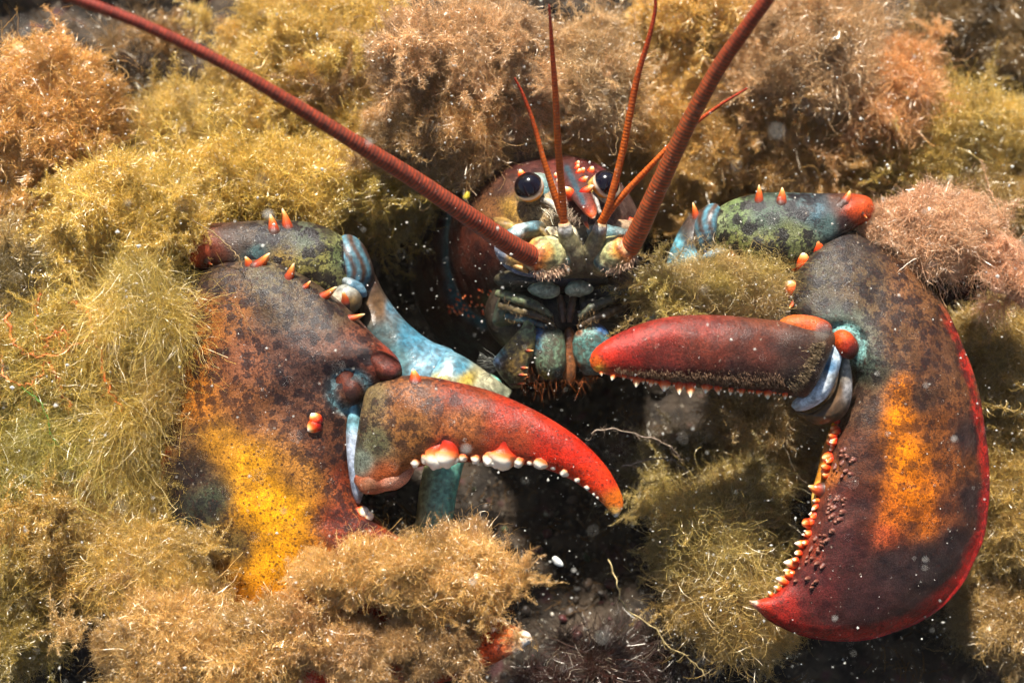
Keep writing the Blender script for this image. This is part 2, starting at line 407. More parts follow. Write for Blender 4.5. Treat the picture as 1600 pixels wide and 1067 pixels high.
# ------------------------------------------------------------------ the sea bed
def bed_height(u, v):
    h = -330 - 0.22 * v
    h += -230 * np.exp(-(((u - 60) / 230) ** 2 + ((v - 90) / 230) ** 2))        # the hole the animal sits in
    h += -60 * np.exp(-(((u - 150) / 220) ** 2 + ((v + 280) / 240) ** 2))
    return np.maximum(h, -900)
gu = np.sinh(np.linspace(-3.2, 3.2, 190)) / np.sinh(3.2) * 6000
gu = np.sort(np.concatenate([gu[(np.abs(gu) > 1300)], np.linspace(-1300, 1300, 150)]))
gv = gu.copy()
U, V = np.meshgrid(gu, gv, indexing='ij')
Hh = bed_height(U.ravel(), V.ravel())
qb = np.stack([U.ravel(), V.ravel(), Hh], 1)
inner = (np.abs(qb[:, 0]) < 3500) & (np.abs(qb[:, 1]) < 3500)
dz = np.zeros(len(qb)); dz[inner] = fbm(qb[inner], 160, 1.7, 5) * 75 + fbm(qb[inner], 38, 5.2, 2) * 16
qb[:, 2] += dz
ii, jj = np.meshgrid(np.arange(len(gu) - 1), np.arange(len(gv) - 1), indexing='ij'); a_ = ii * len(gv) + jj
fb = np.stack([a_, a_ + len(gv), a_ + len(gv) + 1, a_ + 1], -1).reshape(-1, 4)
bed = build('seabed', qb, fb, M_ROCK); tag(bed, 'dark brown rocky sea bed behind the weed and lobster', kind='structure'); keep(bed, qb, fb)

#PART2
# ------------------------------------------------------------------ the lobster
lob = empty('lobster', P(880, 640, -260))
tag(lob, 'big red brown lobster facing out of the weed, both claws spread open', 'lobster')

# carapace: rings from the face opening back into the hole, (cx, cy, left, right, up, down, w)
RINGS = [(888, 352, 8, 8, 8, 8, 24), (888, 352, 70, 62, 50, 60, 14), (884, 350, 96, 84, 74, 84, -14), (876, 352, 128, 104, 97, 118, -58), (868, 358, 154, 126, 113, 150, -115),
         (858, 370, 172, 142, 130, 178, -185), (844, 384, 184, 158, 146, 196, -280), (834, 392, 196, 170, 154, 204, -400), (834, 392, 184, 160, 146, 190, -520), (840, 392, 90, 80, 70, 90, -600)]
def carapace():
    r = cr(RINGS, 80); m = 110; t = np.linspace(0, 2 * np.pi, m, endpoint=False); n = len(r)
    c, s = np.cos(t), np.sin(t); q = np.zeros((n, m, 3))
    for i in range(n):
        cx, cy_, l, rt, up, dn, w = r[i]
        x = cx + np.where(c > 0, rt, l) * np.sign(c) * np.abs(c) ** .95; y = cy_ - np.where(s > 0, up, dn) * np.sign(s) * np.abs(s) ** .95
        q[i] = np.array([P(a, b, w) for a, b in zip(x, y)])
    q = q.reshape(-1, 3); px = pix(q)
    # cervical groove and cheek relief
    line = [(698, 330), (690, 380), (696, 430), (712, 470), (735, 498), (765, 510)]
    g1 = near_line(px, line, 8) * (q[:, 2] < -40)
    ctr = np.array(P(862, 370, -300)); d = q - ctr; d[:, 2] *= .2; d /= np.linalg.norm(d, axis=1)[:, None] + 1e-9
    q = q - d * (g1 * 9)[:, None] + d * (fbm(q, 60, 2.2, 3) * 3)[:, None]
    pig = splat(px, [(870, 245, 40, (112, 52, 44)), (790, 250, 30, (92, 48, 40)), (730, 300, 30, (84, 50, 36)), (760, 330, 26, (128, 84, 48)), (800, 325, 22, (176, 134, 62)), (850, 322, 22, (190, 160, 110)),
                     (835, 262, 26, (92, 52, 46)), (790, 290, 20, (96, 62, 46)), (812, 318, 14, (120, 96, 70)), (720, 380, 40, (96, 46, 32)), (740, 440, 40, (84, 42, 30)), (760, 400, 24, (100, 48, 34)), (700, 480, 30, (92, 58, 40)), (740, 500, 26, (96, 62, 36)),
                     (770, 470, 22, (78, 84, 48)), (940, 245, 40, (110, 48, 46)), (985, 320, 30, (120, 90, 80)), (1000, 400, 40, (80, 50, 40)), (900, 300, 20, (112, 60, 56)), (890, 270, 22, (104, 54, 52)),
                     (720, 530, 30, (70, 84, 84)), (860, 420, 50, (60, 54, 44)), (860, 540, 60, (60, 54, 44))])
    pig = mixc(pig, (86, 136, 140), np.clip(near_line(px, line, 4.5) * 1.0 * (q[:, 2] < -40), 0, 1))
    pig = mixc(pig, (70, 132, 150), np.clip(near_line(px, [(700, 450), (715, 480), (740, 500), (752, 508)], 8) * .8 * (q[:, 2] < -40), 0, 1))
    pig = mixc(pig, (44, 92, 98), np.clip(near_line(px, [(888, 262), (905, 290), (915, 315)], 6) * .7, 0, 1))
    at = {'pig': pig, 'spots': np.full(len(q), .6), 'grain': np.full(len(q), 1.0)}
    f = grid_faces(n, m)
    o = build('carapace', q, f, M_CARA, lob, None, at); keep(o, q, f); return o
cara = carapace()

# rostrum, a ridged beak between the eyes
def ros_pig(px, ring, ang):
    c = .8 * splat(px, [(880, 255, 22, (96, 52, 48)), (895, 290, 18, (106, 60, 54)), (905, 310, 14, (112, 60, 52)), (916, 322, 8, (150, 60, 36)), (921, 329, 5, (186, 64, 28)), (926, 336, 6, (232, 92, 26)), (931, 341, 5, (255, 226, 180))])
    return mixc(c, (30, 84, 96), np.clip(near_line(px, [(885, 262), (898, 288), (912, 318)], 4.5) * .85, 0, 1))
rostrum = ribloft('rostrum', [(866, 256, 898, 246, -84, -84, 10, 16), (872, 280, 911, 266, -26, -26, 17, 18), (884, 300, 919, 288, 18, 18, 17, 18), (897, 316, 925, 306, 52, 52, 15, 14), (908, 328, 931, 320, 74, 74, 13, 11), (916, 337, 933, 332, 88, 88, 9, 8), (924, 342, 930, 341, 96, 96, 3, 3)],
                  M_CARA, lob, 50, 28, pig=ros_pig, spots=.2, grain=.6)
def on(part, x, y, dx, dy, h, wdt=None, me=ME_KNOB, name='spine', lift=.35, parent=None):
    b, nn = hit(part, x, y, 0); h = h * rng.uniform(.74, .98)
    d = np.array([dx, -dy, 0.0]); L = np.hypot(dx, dy); d = d / (L + 1e-6)
    dv = d + np.array([0, 0, lift]); dv = dv / np.linalg.norm(dv); k = .28 if me is ME_SPINE else .1
    return horn(name, me, parent or part, b - 0.15 * h * nn - dv * h * k, dv, h * (1 + k), wdt)
for x, y, dx, dy, h, wdt in [(858, 284, -.5, -.6, 11, 11), (862, 270, -.6, -.5, 10, 10), (878, 298, -.6, .1, 14, 14), (890, 304, -.3, -.5, 20, 15), (910, 282, .6, -.5, 13, 11), (914, 298, .7, -.5, 18, 13), (908, 268, .5, -.6, 12, 10), (901, 263, .3, -.6, 9, 8), (903, 270, .3, -.6, 9, 8), (902, 257, .3, -.6, 9, 8)]:
    on(rostrum, x, y, dx, dy, h, wdt)
for x, y, dx, dy, h in [(815, 274, -.2, -.9, 14), (923, 268, .4, -.8, 13), (775, 358, -.5, -.5, 15), (984, 346, .8, .1, 14), (870, 276, -.2, -.7, 9)]:
    on(cara, x, y, dx, dy, h)
for i in range(46):
    x, y = 700 + rng.random() * 72, 452 + rng.random() * 42
    on(cara, x, y, rng.normal() * .3, .3, 3 + rng.random() * 3, None, ME_BUTTON, 'pustule', 1.0)

# eyes on short stalks
def eye(x, y, w, r, look, side):
    c = P(x, y, w); n, m = 30, 36
    th = np.linspace(0.01, np.pi - .01, n); t = np.linspace(0, 2 * np.pi, m, endpoint=False)
    z = np.array(look, float); z /= np.linalg.norm(z); X = np.cross(z, [0, 1, 0]); X /= np.linalg.norm(X); Y = np.cross(z, X)
    q = np.array([c + r * (math.cos(a) * z + math.sin(a) * (math.cos(b) * X + math.sin(b) * Y)) for a in th for b in t])
    ang = np.repeat(np.degrees(th), m) + 6 * np.sin(np.tile(t, n) * 2 + side)
    cols = [(0, (8, 6, 12)), (74, (14, 8, 20)), (80, (20, 12, 22)), (84, (214, 190, 166)), (95, (230, 206, 180)), (100, (226, 150, 50)), (118, (214, 140, 50)), (130, (200, 190, 160)), (180, (190, 180, 150))]
    pig = np.stack([np.interp(ang, [a for a, _ in cols], [srgb(cc)[i] for _, cc in cols]) for i in range(3)], 1)
    o = build('eye', q, grid_faces(n, m), M_EYE, lob, None, {'pig': pig}); 
    return o
eye(827, 293, 26, 23, (-.42, .52, .74), 0)
eye(946, 288, 36, 21.5, (.46, .42, .78), 1)
SOFT_PALE = [(850, 300, 12, (120, 160, 160)), (862, 320, 12, (222, 210, 190)), (840, 320, 14, (200, 160, 80))]
lump('eye_socket', 838, 300, -10, (34, 30, 24), M_SOFT, lob, SOFT_PALE, rot=.5)
lump('eye_socket', 942, 300, -8, (28, 28, 22), M_SOFT, lob, [(930, 300, 12, (210, 170, 90)), (950, 315, 12, (190, 170, 150))], rot=-.5)

# face below the eyes
face_pig = [(780, 342, 22, (150, 116, 62)), (815, 338, 20, (206, 172, 84)), (846, 338, 14, (120, 176, 172)), (860, 344, 14, (220, 206, 170)), (880, 370, 22, (186, 166, 120)), (860, 395, 20, (206, 150, 80)), (905, 380, 20, (120, 116, 90)), (940, 360, 20, (160, 150, 120)), (960, 345, 20, (170, 140, 110)), (900, 420, 24, (112, 104, 80)), (820, 420, 24, (150, 110, 60)), (960, 410, 24, (90, 92, 84))]
ribloft('face_plate', [(770, 340, 990, 345, -30, -30, 20, 20), (775, 352, 985, 356, -14, -14, 34, 20), (790, 375, 980, 380, -10, -10, 40, 22), (800, 400, 975, 402, -10, -10, 40, 22), (820, 422, 965, 424, -14, -14, 34, 20), (845, 436, 940, 436, -24, -24, 18, 14)],
        M_FACE, lob, 40, 44, pig=face_pig, bumpy=10)
lump('cheek_scale', 812, 363, 30, (40, 13, 14), M_FACE, lob, [(790, 368, 12, (84, 116, 120)), (812, 358, 7, (206, 222, 222)), (824, 358, 6, (70, 96, 96)), (834, 354, 7, (96, 136, 146)), (848, 362, 8, (150, 130, 92))], rot=.25, wob=.45)
lump('cheek_scale', 955, 366, 26, (34, 12, 14), M_FACE, lob, [(935, 368, 8, (180, 196, 194)), (955, 362, 9, (90, 122, 126)), (975, 360, 9, (110, 124, 120))], rot=-.1, wob=.45)
lump('cheek_scale', 800, 397, 22, (30, 20, 18), M_FACE, lob, [(785, 395, 10, (140, 150, 168)), (800, 398, 10, (228, 176, 84)), (815, 405, 10, (222, 180, 100))], rot=-.6)

# antennae with their stout jointed bases
def base_pig(cx, cy):
    def f(px, s, p, a):
        band = s
        cols = [(0, (120, 104, 70)), (.25, (170, 160, 104)), (.38, (70, 116, 120)), (.5, (196, 186, 130)), (.66, (150, 150, 100)), (.78, (206, 140, 60)), (.9, (176, 84, 34)), (1, (196, 160, 110))]
        return np.stack([np.interp(band + .06 * np.sin(a * 3), [q for q, _ in cols], [srgb(c)[i] for _, c in cols]) for i in range(3)], 1)
    return f
tube('antenna_base', [(892, 408, 8, 24), (868, 400, 30, 30), (848, 398, 46, 28), (832, 402, 56, 22), (822, 405, 62, 15)], M_FACE, lob, 40, 26, pig=base_pig(0, 0), rings=19, amp=.08)
tube('antenna_base', [(930, 412, 8, 22), (950, 402, 28, 29), (966, 394, 40, 27), (980, 388, 48, 22), (988, 384, 54, 15)], M_FACE, lob, 40, 26, pig=base_pig(0, 0), rings=19, amp=.08)
def ant_pig(c1, c2, tipc):
    def f(px, s, p, a):
        brk = .5 + .5 * np.sin(a * 3 + 7 * np.floor(s * 90)) * np.sin(a + 3 * np.floor(s * 90))
        band = np.clip(np.sin(p * np.pi) ** 1.1 * (.55 + .6 * brk), 0, 1)
        c = srgb(c1)[None] * band[:, None] + srgb(c2)[None] * (1 - band[:, None])
        k = np.clip((s - .45) / .5, 0, 1)[:, None]
        return (c * (1 - k) + (srgb(tipc)[None] * (0.45 + .55 * band[:, None])) * k) * .85
    return f
tube('antenna', [(838, 404, 56, 16.5), (800, 384, 92, 15.6), (735, 340, 150, 14.4), (650, 282, 206, 12.6), (560, 226, 262, 11), (450, 158, 318, 9.2), (350, 100, 362, 8), (230, 42, 405, 7.4), (100, -8, 445, 6.8), (-60, -62, 485, 6)],
     M_ANT, lob, 100, 18, pig=ant_pig((170, 66, 34), (66, 46, 38), (158, 54, 36)), rings=5.6, amp=.02)
tube('antenna', [(982, 388, 50, 16), (996, 364, 70, 15.4), (1018, 316, 104, 14.4), (1050, 246, 150, 12.8), (1084, 176, 196, 11.6), (1124, 104, 242, 10.8), (1166, 44, 284, 9.8), (1208, -14, 322, 9), (1262, -90, 370, 7.6)],
     M_ANT, lob, 100, 18, pig=ant_pig((186, 78, 32), (84, 68, 42), (164, 58, 36)), rings=5.6, amp=.02)
NUL = ant_pig((214, 104, 24), (160, 66, 18), (196, 60, 24))
n1 = tube('antennule', [(881, 350, 66, 5.88), (878, 300, 92, 5.54), (872, 230, 130, 5.21), (868, 150, 172, 4.54), (863, 80, 206, 3.36), (858, 8, 240, 1.51)], M_ANT, lob, 60, 12, pig=NUL, rings=5, amp=.05)
n2 = tube('antennule', [(884, 352, 64, 5.88), (868, 308, 84, 5.46), (850, 252, 104, 4.20), (834, 194, 122, 3.36), (818, 150, 138, 2.35), (804, 122, 150, 1.26)], M_ANT, lob, 60, 12, pig=NUL, rings=5, amp=.05)
n3 = tube('antennule', [(938, 350, 66, 5.88), (952, 318, 84, 5.54), (972, 240, 116, 5.21), (984, 180, 140, 5.21), (996, 120, 164, 4.54), (1014, 60, 190, 3.53), (1024, 14, 208, 2.52), (1022, -16, 220, 1.68)], M_ANT, lob, 60, 12, pig=NUL, rings=5, amp=.05)
n4 = tube('antennule', [(940, 348, 66, 6.30), (962, 318, 82, 5.46), (1010, 266, 108, 4.37), (1066, 210, 136, 3.53), (1120, 168, 160, 2.52), (1168, 138, 180, 1.18)], M_ANT, lob, 60, 12, pig=NUL, rings=5, amp=.05)
def clear_pig(px, s, p, a):
    return np.stack([np.interp(s, [0, .5, .8, .92, 1], [srgb(c)[i] for c in ((92, 84, 60), (136, 126, 92), (112, 106, 74), (206, 206, 200), (196, 160, 110))]) for i in range(3)], 1)
tube('antennule_base', [(906, 418, 20, 16), (896, 396, 36, 18), (886, 372, 54, 14), (881, 348, 68, 9)], M_FACE, lob, 30, 18, pig=clear_pig, rings=22, amp=.07)
tube('antennule_base', [(918, 416, 18, 16), (926, 392, 36, 17), (934, 370, 54, 13), (940, 348, 68, 9)], M_FACE, lob, 30, 18, pig=clear_pig, rings=22, amp=.07)
horn('spine', ME_SPINE, rostrum, P(914, 345, 60), (.3, -1, .5), 17, 9)

# ridges and soft folds round the antenna bases
for pth, c_ in (([(778, 372, 6, 4), (780, 394, 14, 5), (792, 414, 22, 5), (816, 426, 26, 5), (846, 430, 22, 4)], (112, 122, 136)),
                ([(790, 404, 22, 5), (806, 416, 30, 5), (826, 424, 34, 4)], (196, 148, 76)), ([(926, 418, 14, 5), (948, 426, 18, 5), (974, 418, 20, 4), (992, 404, 20, 3)], (78, 84, 80)),
                ([(862, 372, 30, 5), (874, 392, 34, 6), (880, 412, 30, 5)], (170, 146, 100)), ([(912, 372, 34, 5), (912, 394, 36, 6), (908, 414, 28, 5)], (110, 100, 76)),
                ([(830, 350, 26, 4), (850, 362, 32, 5), (862, 380, 34, 4)], (190, 160, 104)), ([(948, 372, 28, 4), (940, 390, 32, 5), (934, 408, 28, 4)], (104, 110, 100)),
                ([(846, 312, 20, 4), (862, 318, 28, 5), (878, 336, 44, 4)], (206, 196, 176)), ([(928, 300, 30, 3), (932, 316, 40, 4), (938, 334, 50, 3)], (170, 160, 150))):
    tube('face_fold', pth, M_FACE, lob, 40, 12, pig=lambda px, s, p, a, c_=c_: np.repeat(srgb(c_)[None], len(px), 0) * .8)
# mouth
lump('mouth_dark_backing', 872, 490, -92, (120, 84, 50), M_FACE, lob, [(870, 480, 60, (34, 24, 16))], rot=0)  # solid dark backing lump; the mouth's shade is painted into its colour
lump('mouth_plate', 870, 438, -36, (92, 22, 34), M_FACE, lob, [(790, 440, 20, (70, 66, 48)), (850, 436, 20, (44, 44, 34)), (890, 440, 14, (24, 32, 48)), (950, 430, 20, (40, 46, 46))], wob=.3)
lump('lip_plate', 852, 453, -6, (25, 14, 12), M_FACE, lob, [(852, 453, 20, (170, 182, 150))], rot=-.1, wob=.2)
lump('lip_plate', 904, 451, -6, (22, 12, 12), M_FACE, lob, [(904, 451, 20, (170, 182, 150))], rot=.1, wob=.2)
for q in ([(786, 450, 845, 445, -60, -50, 14, 14), (778, 468, 842, 462, -44, -30, 18, 14), (772, 486, 848, 474, -44, -28, 16, 14), (770, 505, 842, 490, -48, -34, 12, 12), (782, 512, 830, 500, -54, -40, 5, 5)],
          [(905, 462, 985, 450, -40, -60, 14, 14), (905, 478, 990, 470, -30, -50, 16, 14), (910, 494, 985, 496, -36, -50, 12, 12), (920, 502, 970, 506, -44, -54, 4, 4)]):
    ribloft('jaw_flap', q, M_FACE, lob, 30, 30, pig=[(780, 495, 14, (74, 84, 68)), (820, 470, 20, (44, 42, 32)), (800, 450, 16, (70, 76, 58)), (840, 480, 16, (40, 30, 22)), (950, 480, 40, (34, 32, 26))], bumpy=14)
MXP = plain_mat('mouthpart_shell', rough=.5, tint=.6, size=6, bump=.6, dirt=.8)
mx1 = ribloft('mouthpart', [(822, 500, 831, 503, -4, -4, 3, 3), (812, 514, 838, 518, 2, 0, 10, 10), (796, 532, 836, 545, 4, 0, 15, 12), (780, 550, 826, 572, 4, 0, 17, 14), (770, 566, 822, 590, 0, 0, 15, 14), (784, 590, 817, 600, -4, -4, 10, 10), (800, 607, 811, 607, -8, -8, 3, 3)], MXP, lob, 50, 30,
              pig=[(826, 512, 10, (120, 140, 100)), (800, 545, 16, (150, 130, 70)), (806, 570, 16, (146, 116, 56)), (772, 566, 7, (170, 206, 226)), (790, 592, 12, (110, 120, 84)), (826, 575, 10, (90, 120, 96)), (785, 550, 8, (96, 150, 150))])
mx2 = ribloft('mouthpart', [(842, 506, 862, 505, -20, -20, 4, 4), (829, 520, 880, 520, -8, -8, 14, 12), (831, 545, 884, 545, -6, -6, 18, 14), (836, 568, 884, 570, -6, -6, 18, 14), (842, 584, 878, 586, -8, -8, 12, 12), (852, 593, 870, 593, -10, -10, 3, 3)], MXP, lob, 50, 30,
              pig=[(836, 520, 7, (56, 104, 160)), (838, 540, 7, (84, 134, 146)), (862, 540, 14, (96, 116, 92)), (858, 570, 14, (104, 124, 96)), (850, 588, 8, (170, 160, 70)), (874, 585, 8, (40, 60, 70)), (876, 520, 12, (70, 80, 62))])
mx3 = ribloft('mouthpart', [(912, 506, 932, 502, -20, -20, 4, 4), (898, 522, 950, 518, -12, -12, 14, 12), (894, 545, 954, 545, -12, -12, 16, 14), (900, 566, 950, 568, -12, -12, 14, 14), (912, 586, 934, 586, -14, -14, 4, 4)], MXP, lob, 44, 30,
              pig=[(942, 510, 8, (56, 94, 150)), (915, 530, 16, (84, 130, 120)), (905, 520, 6, (150, 80, 34)), (910, 560, 12, (90, 124, 110)), (940, 545, 14, (70, 110, 110)), (902, 570, 7, (140, 76, 30))])
lump('mouth_bristle_pad', 889, 556, -22, (14, 46, 14), M_FACE, lob, [(889, 530, 14, (112, 62, 30)), (889, 580, 14, (150, 92, 50))])
for x, y in ((826, 548), (818, 575), (815, 586), (812, 600)):
    on(mx1, x - 2, y, .9, .1, 13, 8, ME_SPINE)

PALPS = [([(776, 458, -22, 6), (806, 466, -2, 8), (838, 478, 6, 7), (862, 494, 0, 4)], (96, 104, 74)), ([(780, 476, -24, 6), (810, 484, -6, 8), (842, 494, 2, 6), (866, 508, -6, 3)], (104, 88, 56)),
         ([(790, 494, -26, 5), (816, 498, -10, 7), (842, 506, -4, 5), (860, 516, -8, 3)], (70, 100, 100)), ([(990, 454, -26, 6), (958, 466, -6, 8), (926, 480, 2, 7), (904, 496, -2, 4)], (72, 76, 58)),
         ([(986, 474, -28, 6), (956, 486, -12, 8), (926, 498, -4, 6), (902, 510, -8, 3)], (84, 66, 44)), ([(874, 462, -16, 5), (878, 482, -8, 6), (880, 504, -8, 4)], (80, 52, 32)), ([(896, 462, -16, 5), (892, 482, -8, 6), (890, 504, -8, 4)], (84, 56, 34))]
for pth, c_ in PALPS:
    tube('mouth_palp', pth, M_FACE, lob, 40, 12, pig=lambda px, s, p, a, c_=c_: np.clip(srgb(c_)[None] * (.7 + .5 * np.sin(s * 7 + a)[:, None] ** 2), 0, 1), rings=11, amp=.14, flat=.8)
def fringe(name, roots, dirs, length, width, colour, parent, nseg=4, curl=.25, var=.3):
    v, f, _ = filaments(np.array(roots), np.array(dirs), length, nseg, width, curl, rg=rng)
    k = (nseg + 1) * 2; tint = (1 + var * rng.normal(size=len(roots)))[:, None]
    pigf = np.repeat(np.clip(srgb(colour)[None] * tint, .01, 1), k, 0)
    return build(name, v, f, M_FIB, parent, None, {'pig': pigf})
def along(line, n, jit):
    p = cr([P(*a) for a in line], n); return p + rng.normal(size=p.shape) * jit
r_ = along([(834, 416, 52), (850, 418, 50), (868, 414, 44), (880, 406, 38)], 420, 2.5)
fringe('hair_fringe', r_, np.array([.35, -.8, .5]) + rng.normal(size=(420, 3)) * .35, 15 + rng.random(420) * 8, 1.2, (226, 190, 160), lob)
r_ = along([(952, 412, 40), (966, 410, 46), (984, 402, 48), (992, 396, 46)], 360, 2.5)
fringe('hair_fringe', r_, np.array([-.3, -.8, .5]) + rng.normal(size=(360, 3)) * .35, 13 + rng.random(360) * 8, 1.2, (214, 180, 152), lob)
r_ = along([(846, 322, 24), (860, 330, 30), (874, 322, 34)], 70, 4)
fringe('hair_fringe', r_, np.array([.6, -.6, .5]) + rng.normal(size=(70, 3)) * .3, 10 + rng.random(70) * 10, .8, (220, 206, 180), lob)
r_ = along([(880, 316, 46), (892, 332, 58), (905, 345, 66)], 110, 3)
fringe('hair_fringe', r_, np.array([-.5, -.8, .4]) + rng.normal(size=(110, 3)) * .35, 6 + rng.random(110) * 7, .9, (170, 150, 128), lob)
r_ = along([(826, 560, 0), (820, 590, 0), (842, 596, -4), (900, 592, -10), (930, 590, -12)], 150, 5)
fringe('hair_fringe', r_, np.array([.1, -1, .4]) + rng.normal(size=(150, 3)) * .55, 6 + rng.random(150) ** 2 * 32, .8, (120, 66, 36), lob, var=.6)
r_ = along([(770, 560, 0), (776, 580, 0)], 60, 3)
fringe('hair_fringe', r_, np.array([-1, .1, .2]) + rng.normal(size=(60, 3)) * .4, 24, .8, (150, 150, 140), lob)
for pth, c_ in PALPS[:5]:
    r_ = along([q_[:3] for q_ in pth], 110, 2.5)
    fringe('hair_fringe', r_, np.array([0, -.8, .7]) + rng.normal(size=(110, 3)) * .4, 5 + rng.random(110) * 10, .8, (140, 112, 78), lob, var=.5)
# the fringed edge of the right antennule
r_ = along([(976, 236, 116), (986, 180, 140), (1000, 118, 164), (1014, 70, 188)], 150, .8)
fringe('hair_fringe', r_, np.array([1, .1, .2]) + rng.normal(size=(150, 3)) * .15, 13, .8, (190, 150, 90), lob)

# ---- left crusher claw
def lclaw_pig(px, ring, ang):
    c = splat(px, [(330, 430, 30, (84, 64, 46)), (430, 430, 34, (100, 86, 58)), (520, 480, 30, (86, 68, 50)), (450, 480, 36, (88, 70, 50)), (345, 500, 34, (150, 92, 44)), (290, 540, 26, (196, 108, 36)), (380, 560, 36, (130, 78, 50)), (460, 560, 42, (100, 66, 52)), (560, 545, 30, (112, 64, 46)), (600, 560, 20, (158, 64, 40)),
                   (300, 620, 28, (196, 118, 40)), (390, 640, 34, (150, 92, 50)), (480, 640, 38, (118, 74, 50)), (280, 690, 28, (120, 84, 44)), (300, 740, 30, (78, 62, 46)), (350, 690, 26, (222, 150, 44)), (390, 722, 24, (236, 160, 30)), (436, 795, 28, (252, 172, 14)), (400, 790, 26, (246, 164, 16)), (440, 860, 34, (246, 164, 20)), (470, 740, 24, (186, 124, 52)),
                   (330, 780, 26, (66, 70, 50)), (300, 800, 30, (54, 58, 46)), (370, 850, 20, (120, 96, 50)), (510, 700, 32, (112, 66, 42)), (540, 740, 22, (128, 56, 32)), (530, 820, 30, (128, 54, 30)), (555, 850, 26, (136, 42, 24)), (480, 880, 26, (200, 128, 40)), (640, 950, 50, (176, 60, 26)), (750, 990, 30, (206, 74, 26)), (795, 992, 14, (250, 130, 50)), (808, 996, 11, (255, 210, 150)), (820, 998, 10, (255, 250, 240)),
                   (500, 1040, 50, (186, 46, 24))])
    rim = np.clip(near_line(px, [(246, 700), (238, 760), (246, 830), (280, 910), (336, 990), (430, 1052), (550, 1082), (670, 1076)], 16) * 1.5 - .2, 0, 1)
    c = mixc(c, (214, 50, 22), rim * .9)
    d = np.hypot(px[:, 0] - 547, px[:, 1] - 612)
    c = mixc(c, (120, 178, 184), np.exp(-((d - 30) / 7) ** 2) * .75 * (ang < np.pi))
    return c
def lclaw_spots(px, ring, ang):
    s = .9 - .6 * near_line(px, [(360, 700), (420, 780), (460, 880)], 60)
    return np.clip(s * np.clip((640 - px[:, 0]) / 60, .1, 1) * np.clip((900 - px[:, 1]) / 60, 0, 1), 0, 1)
def lclaw_shape(q, px, ring, ang):
    f = (ang < np.pi)
    # the socket behind the finger and the swelling of the knuckle
    q[:, 2] += 12 * np.exp(-((px[:, 0] - 600) ** 2 + (px[:, 1] - 560) ** 2) / 32 ** 2) * f
    q[:, 2] -= 10 * np.exp(-((np.hypot(px[:, 0] - 547, px[:, 1] - 612) - 30) / 7) ** 2) * f
    q[:, 2] += fbm(q, 70, 1.3, 3) * 4
    return q
claw = ribloft('claw', [(312, 428, 338, 410, -10, -10, 3, 3), (298, 445, 372, 402, -12, 0, 30, 30), (284, 480, 440, 412, -16, 14, 56, 44), (272, 530, 520, 462, -18, 24, 74, 54), (262, 580, 580, 520, -18, 36, 84, 60), (254, 640, 626, 575, -18, 46, 86, 62), (246, 700, 566, 640, -18, 50, 86, 62), (238, 760, 548, 710, -18, 50, 84, 62), (246, 830, 562, 780, -10, 52, 80, 60),
                        (280, 910, 590, 812, 0, 56, 70, 56), (336, 990, 640, 850, 6, 60, 60, 50), (430, 1052, 694, 892, 16, 62, 50, 44), (550, 1082, 745, 932, 30, 66, 40, 36), (670, 1070, 780, 962, 76, 100, 32, 28), (760, 1040, 808, 980, 110, 126, 22, 20), (808, 1016, 826, 988, 130, 138, 11, 10), (826, 1006, 832, 998, 136, 140, 4, 4)],
               M_SHELL, lob, 170, 96, e=(.92, .85), pig=lclaw_pig, spots=lclaw_spots, grain=1.0, shape=lclaw_shape)
claw['label'] = 'crusher claw with orange yellow patch and dark freckles'
for x, y, dx, dy, h, wdt, k in [(404, 412, .8, -.6, 30, 26, ME_SPINE), (390, 412, -.1, -.8, 18, 20, ME_SPINE), (452, 432, .5, -.8, 28, 22, ME_SPINE), (506, 462, .9, -.5, 32, 22, ME_SPINE), (478, 448, .6, -.5, 14, 14, ME_SPINE), (548, 496, 1, -.2, 30, 18, ME_SPINE), (494, 656, -.2, -.4, 15, 18, ME_KNOB), (492, 665, -.3, .2, 17, 20, ME_KNOB)]:
    on(claw, x, y, dx, dy, h, wdt, k, 'spine', .5)
lump('knuckle', 546, 605, 88, (21, 27, 20), M_SHELL, claw, [(540, 595, 12, (130, 64, 44)), (552, 615, 12, (70, 40, 30))], rot=.4, wob=.15, spots=.5)
lump('knuckle', 600, 573, 84, (30, 22, 22), M_SHELL, claw, [(590, 568, 14, (138, 66, 46)), (610, 580, 12, (110, 52, 42)), (622, 588, 10, (54, 46, 46))], rot=-.6, wob=.2, spots=.5)
lump('joint_membrane', 556, 700, 72, (14, 86, 22), M_SOFT, claw, [(556, 640, 30, (110, 160, 170)), (552, 700, 20, (196, 206, 222)), (556, 750, 30, (150, 162, 178))], rot=.05)
lump('joint_membrane', 590, 600, 66, (44, 12, 16), M_SOFT, claw, [(570, 598, 12, (220, 210, 200)), (600, 600, 16, (96, 150, 160))], rot=.1)
for x, y, r in [(566, 778, 11), (572, 788, 12), (570, 800, 13), (578, 806, 11), (624, 846, 9), (632, 856, 8), (646, 864, 9)]:
    on(claw, x - 3, y, .9, -.2, r, r * 1.3, ME_MOLAR if x < 600 else ME_BUTTON, 'tooth', .6)
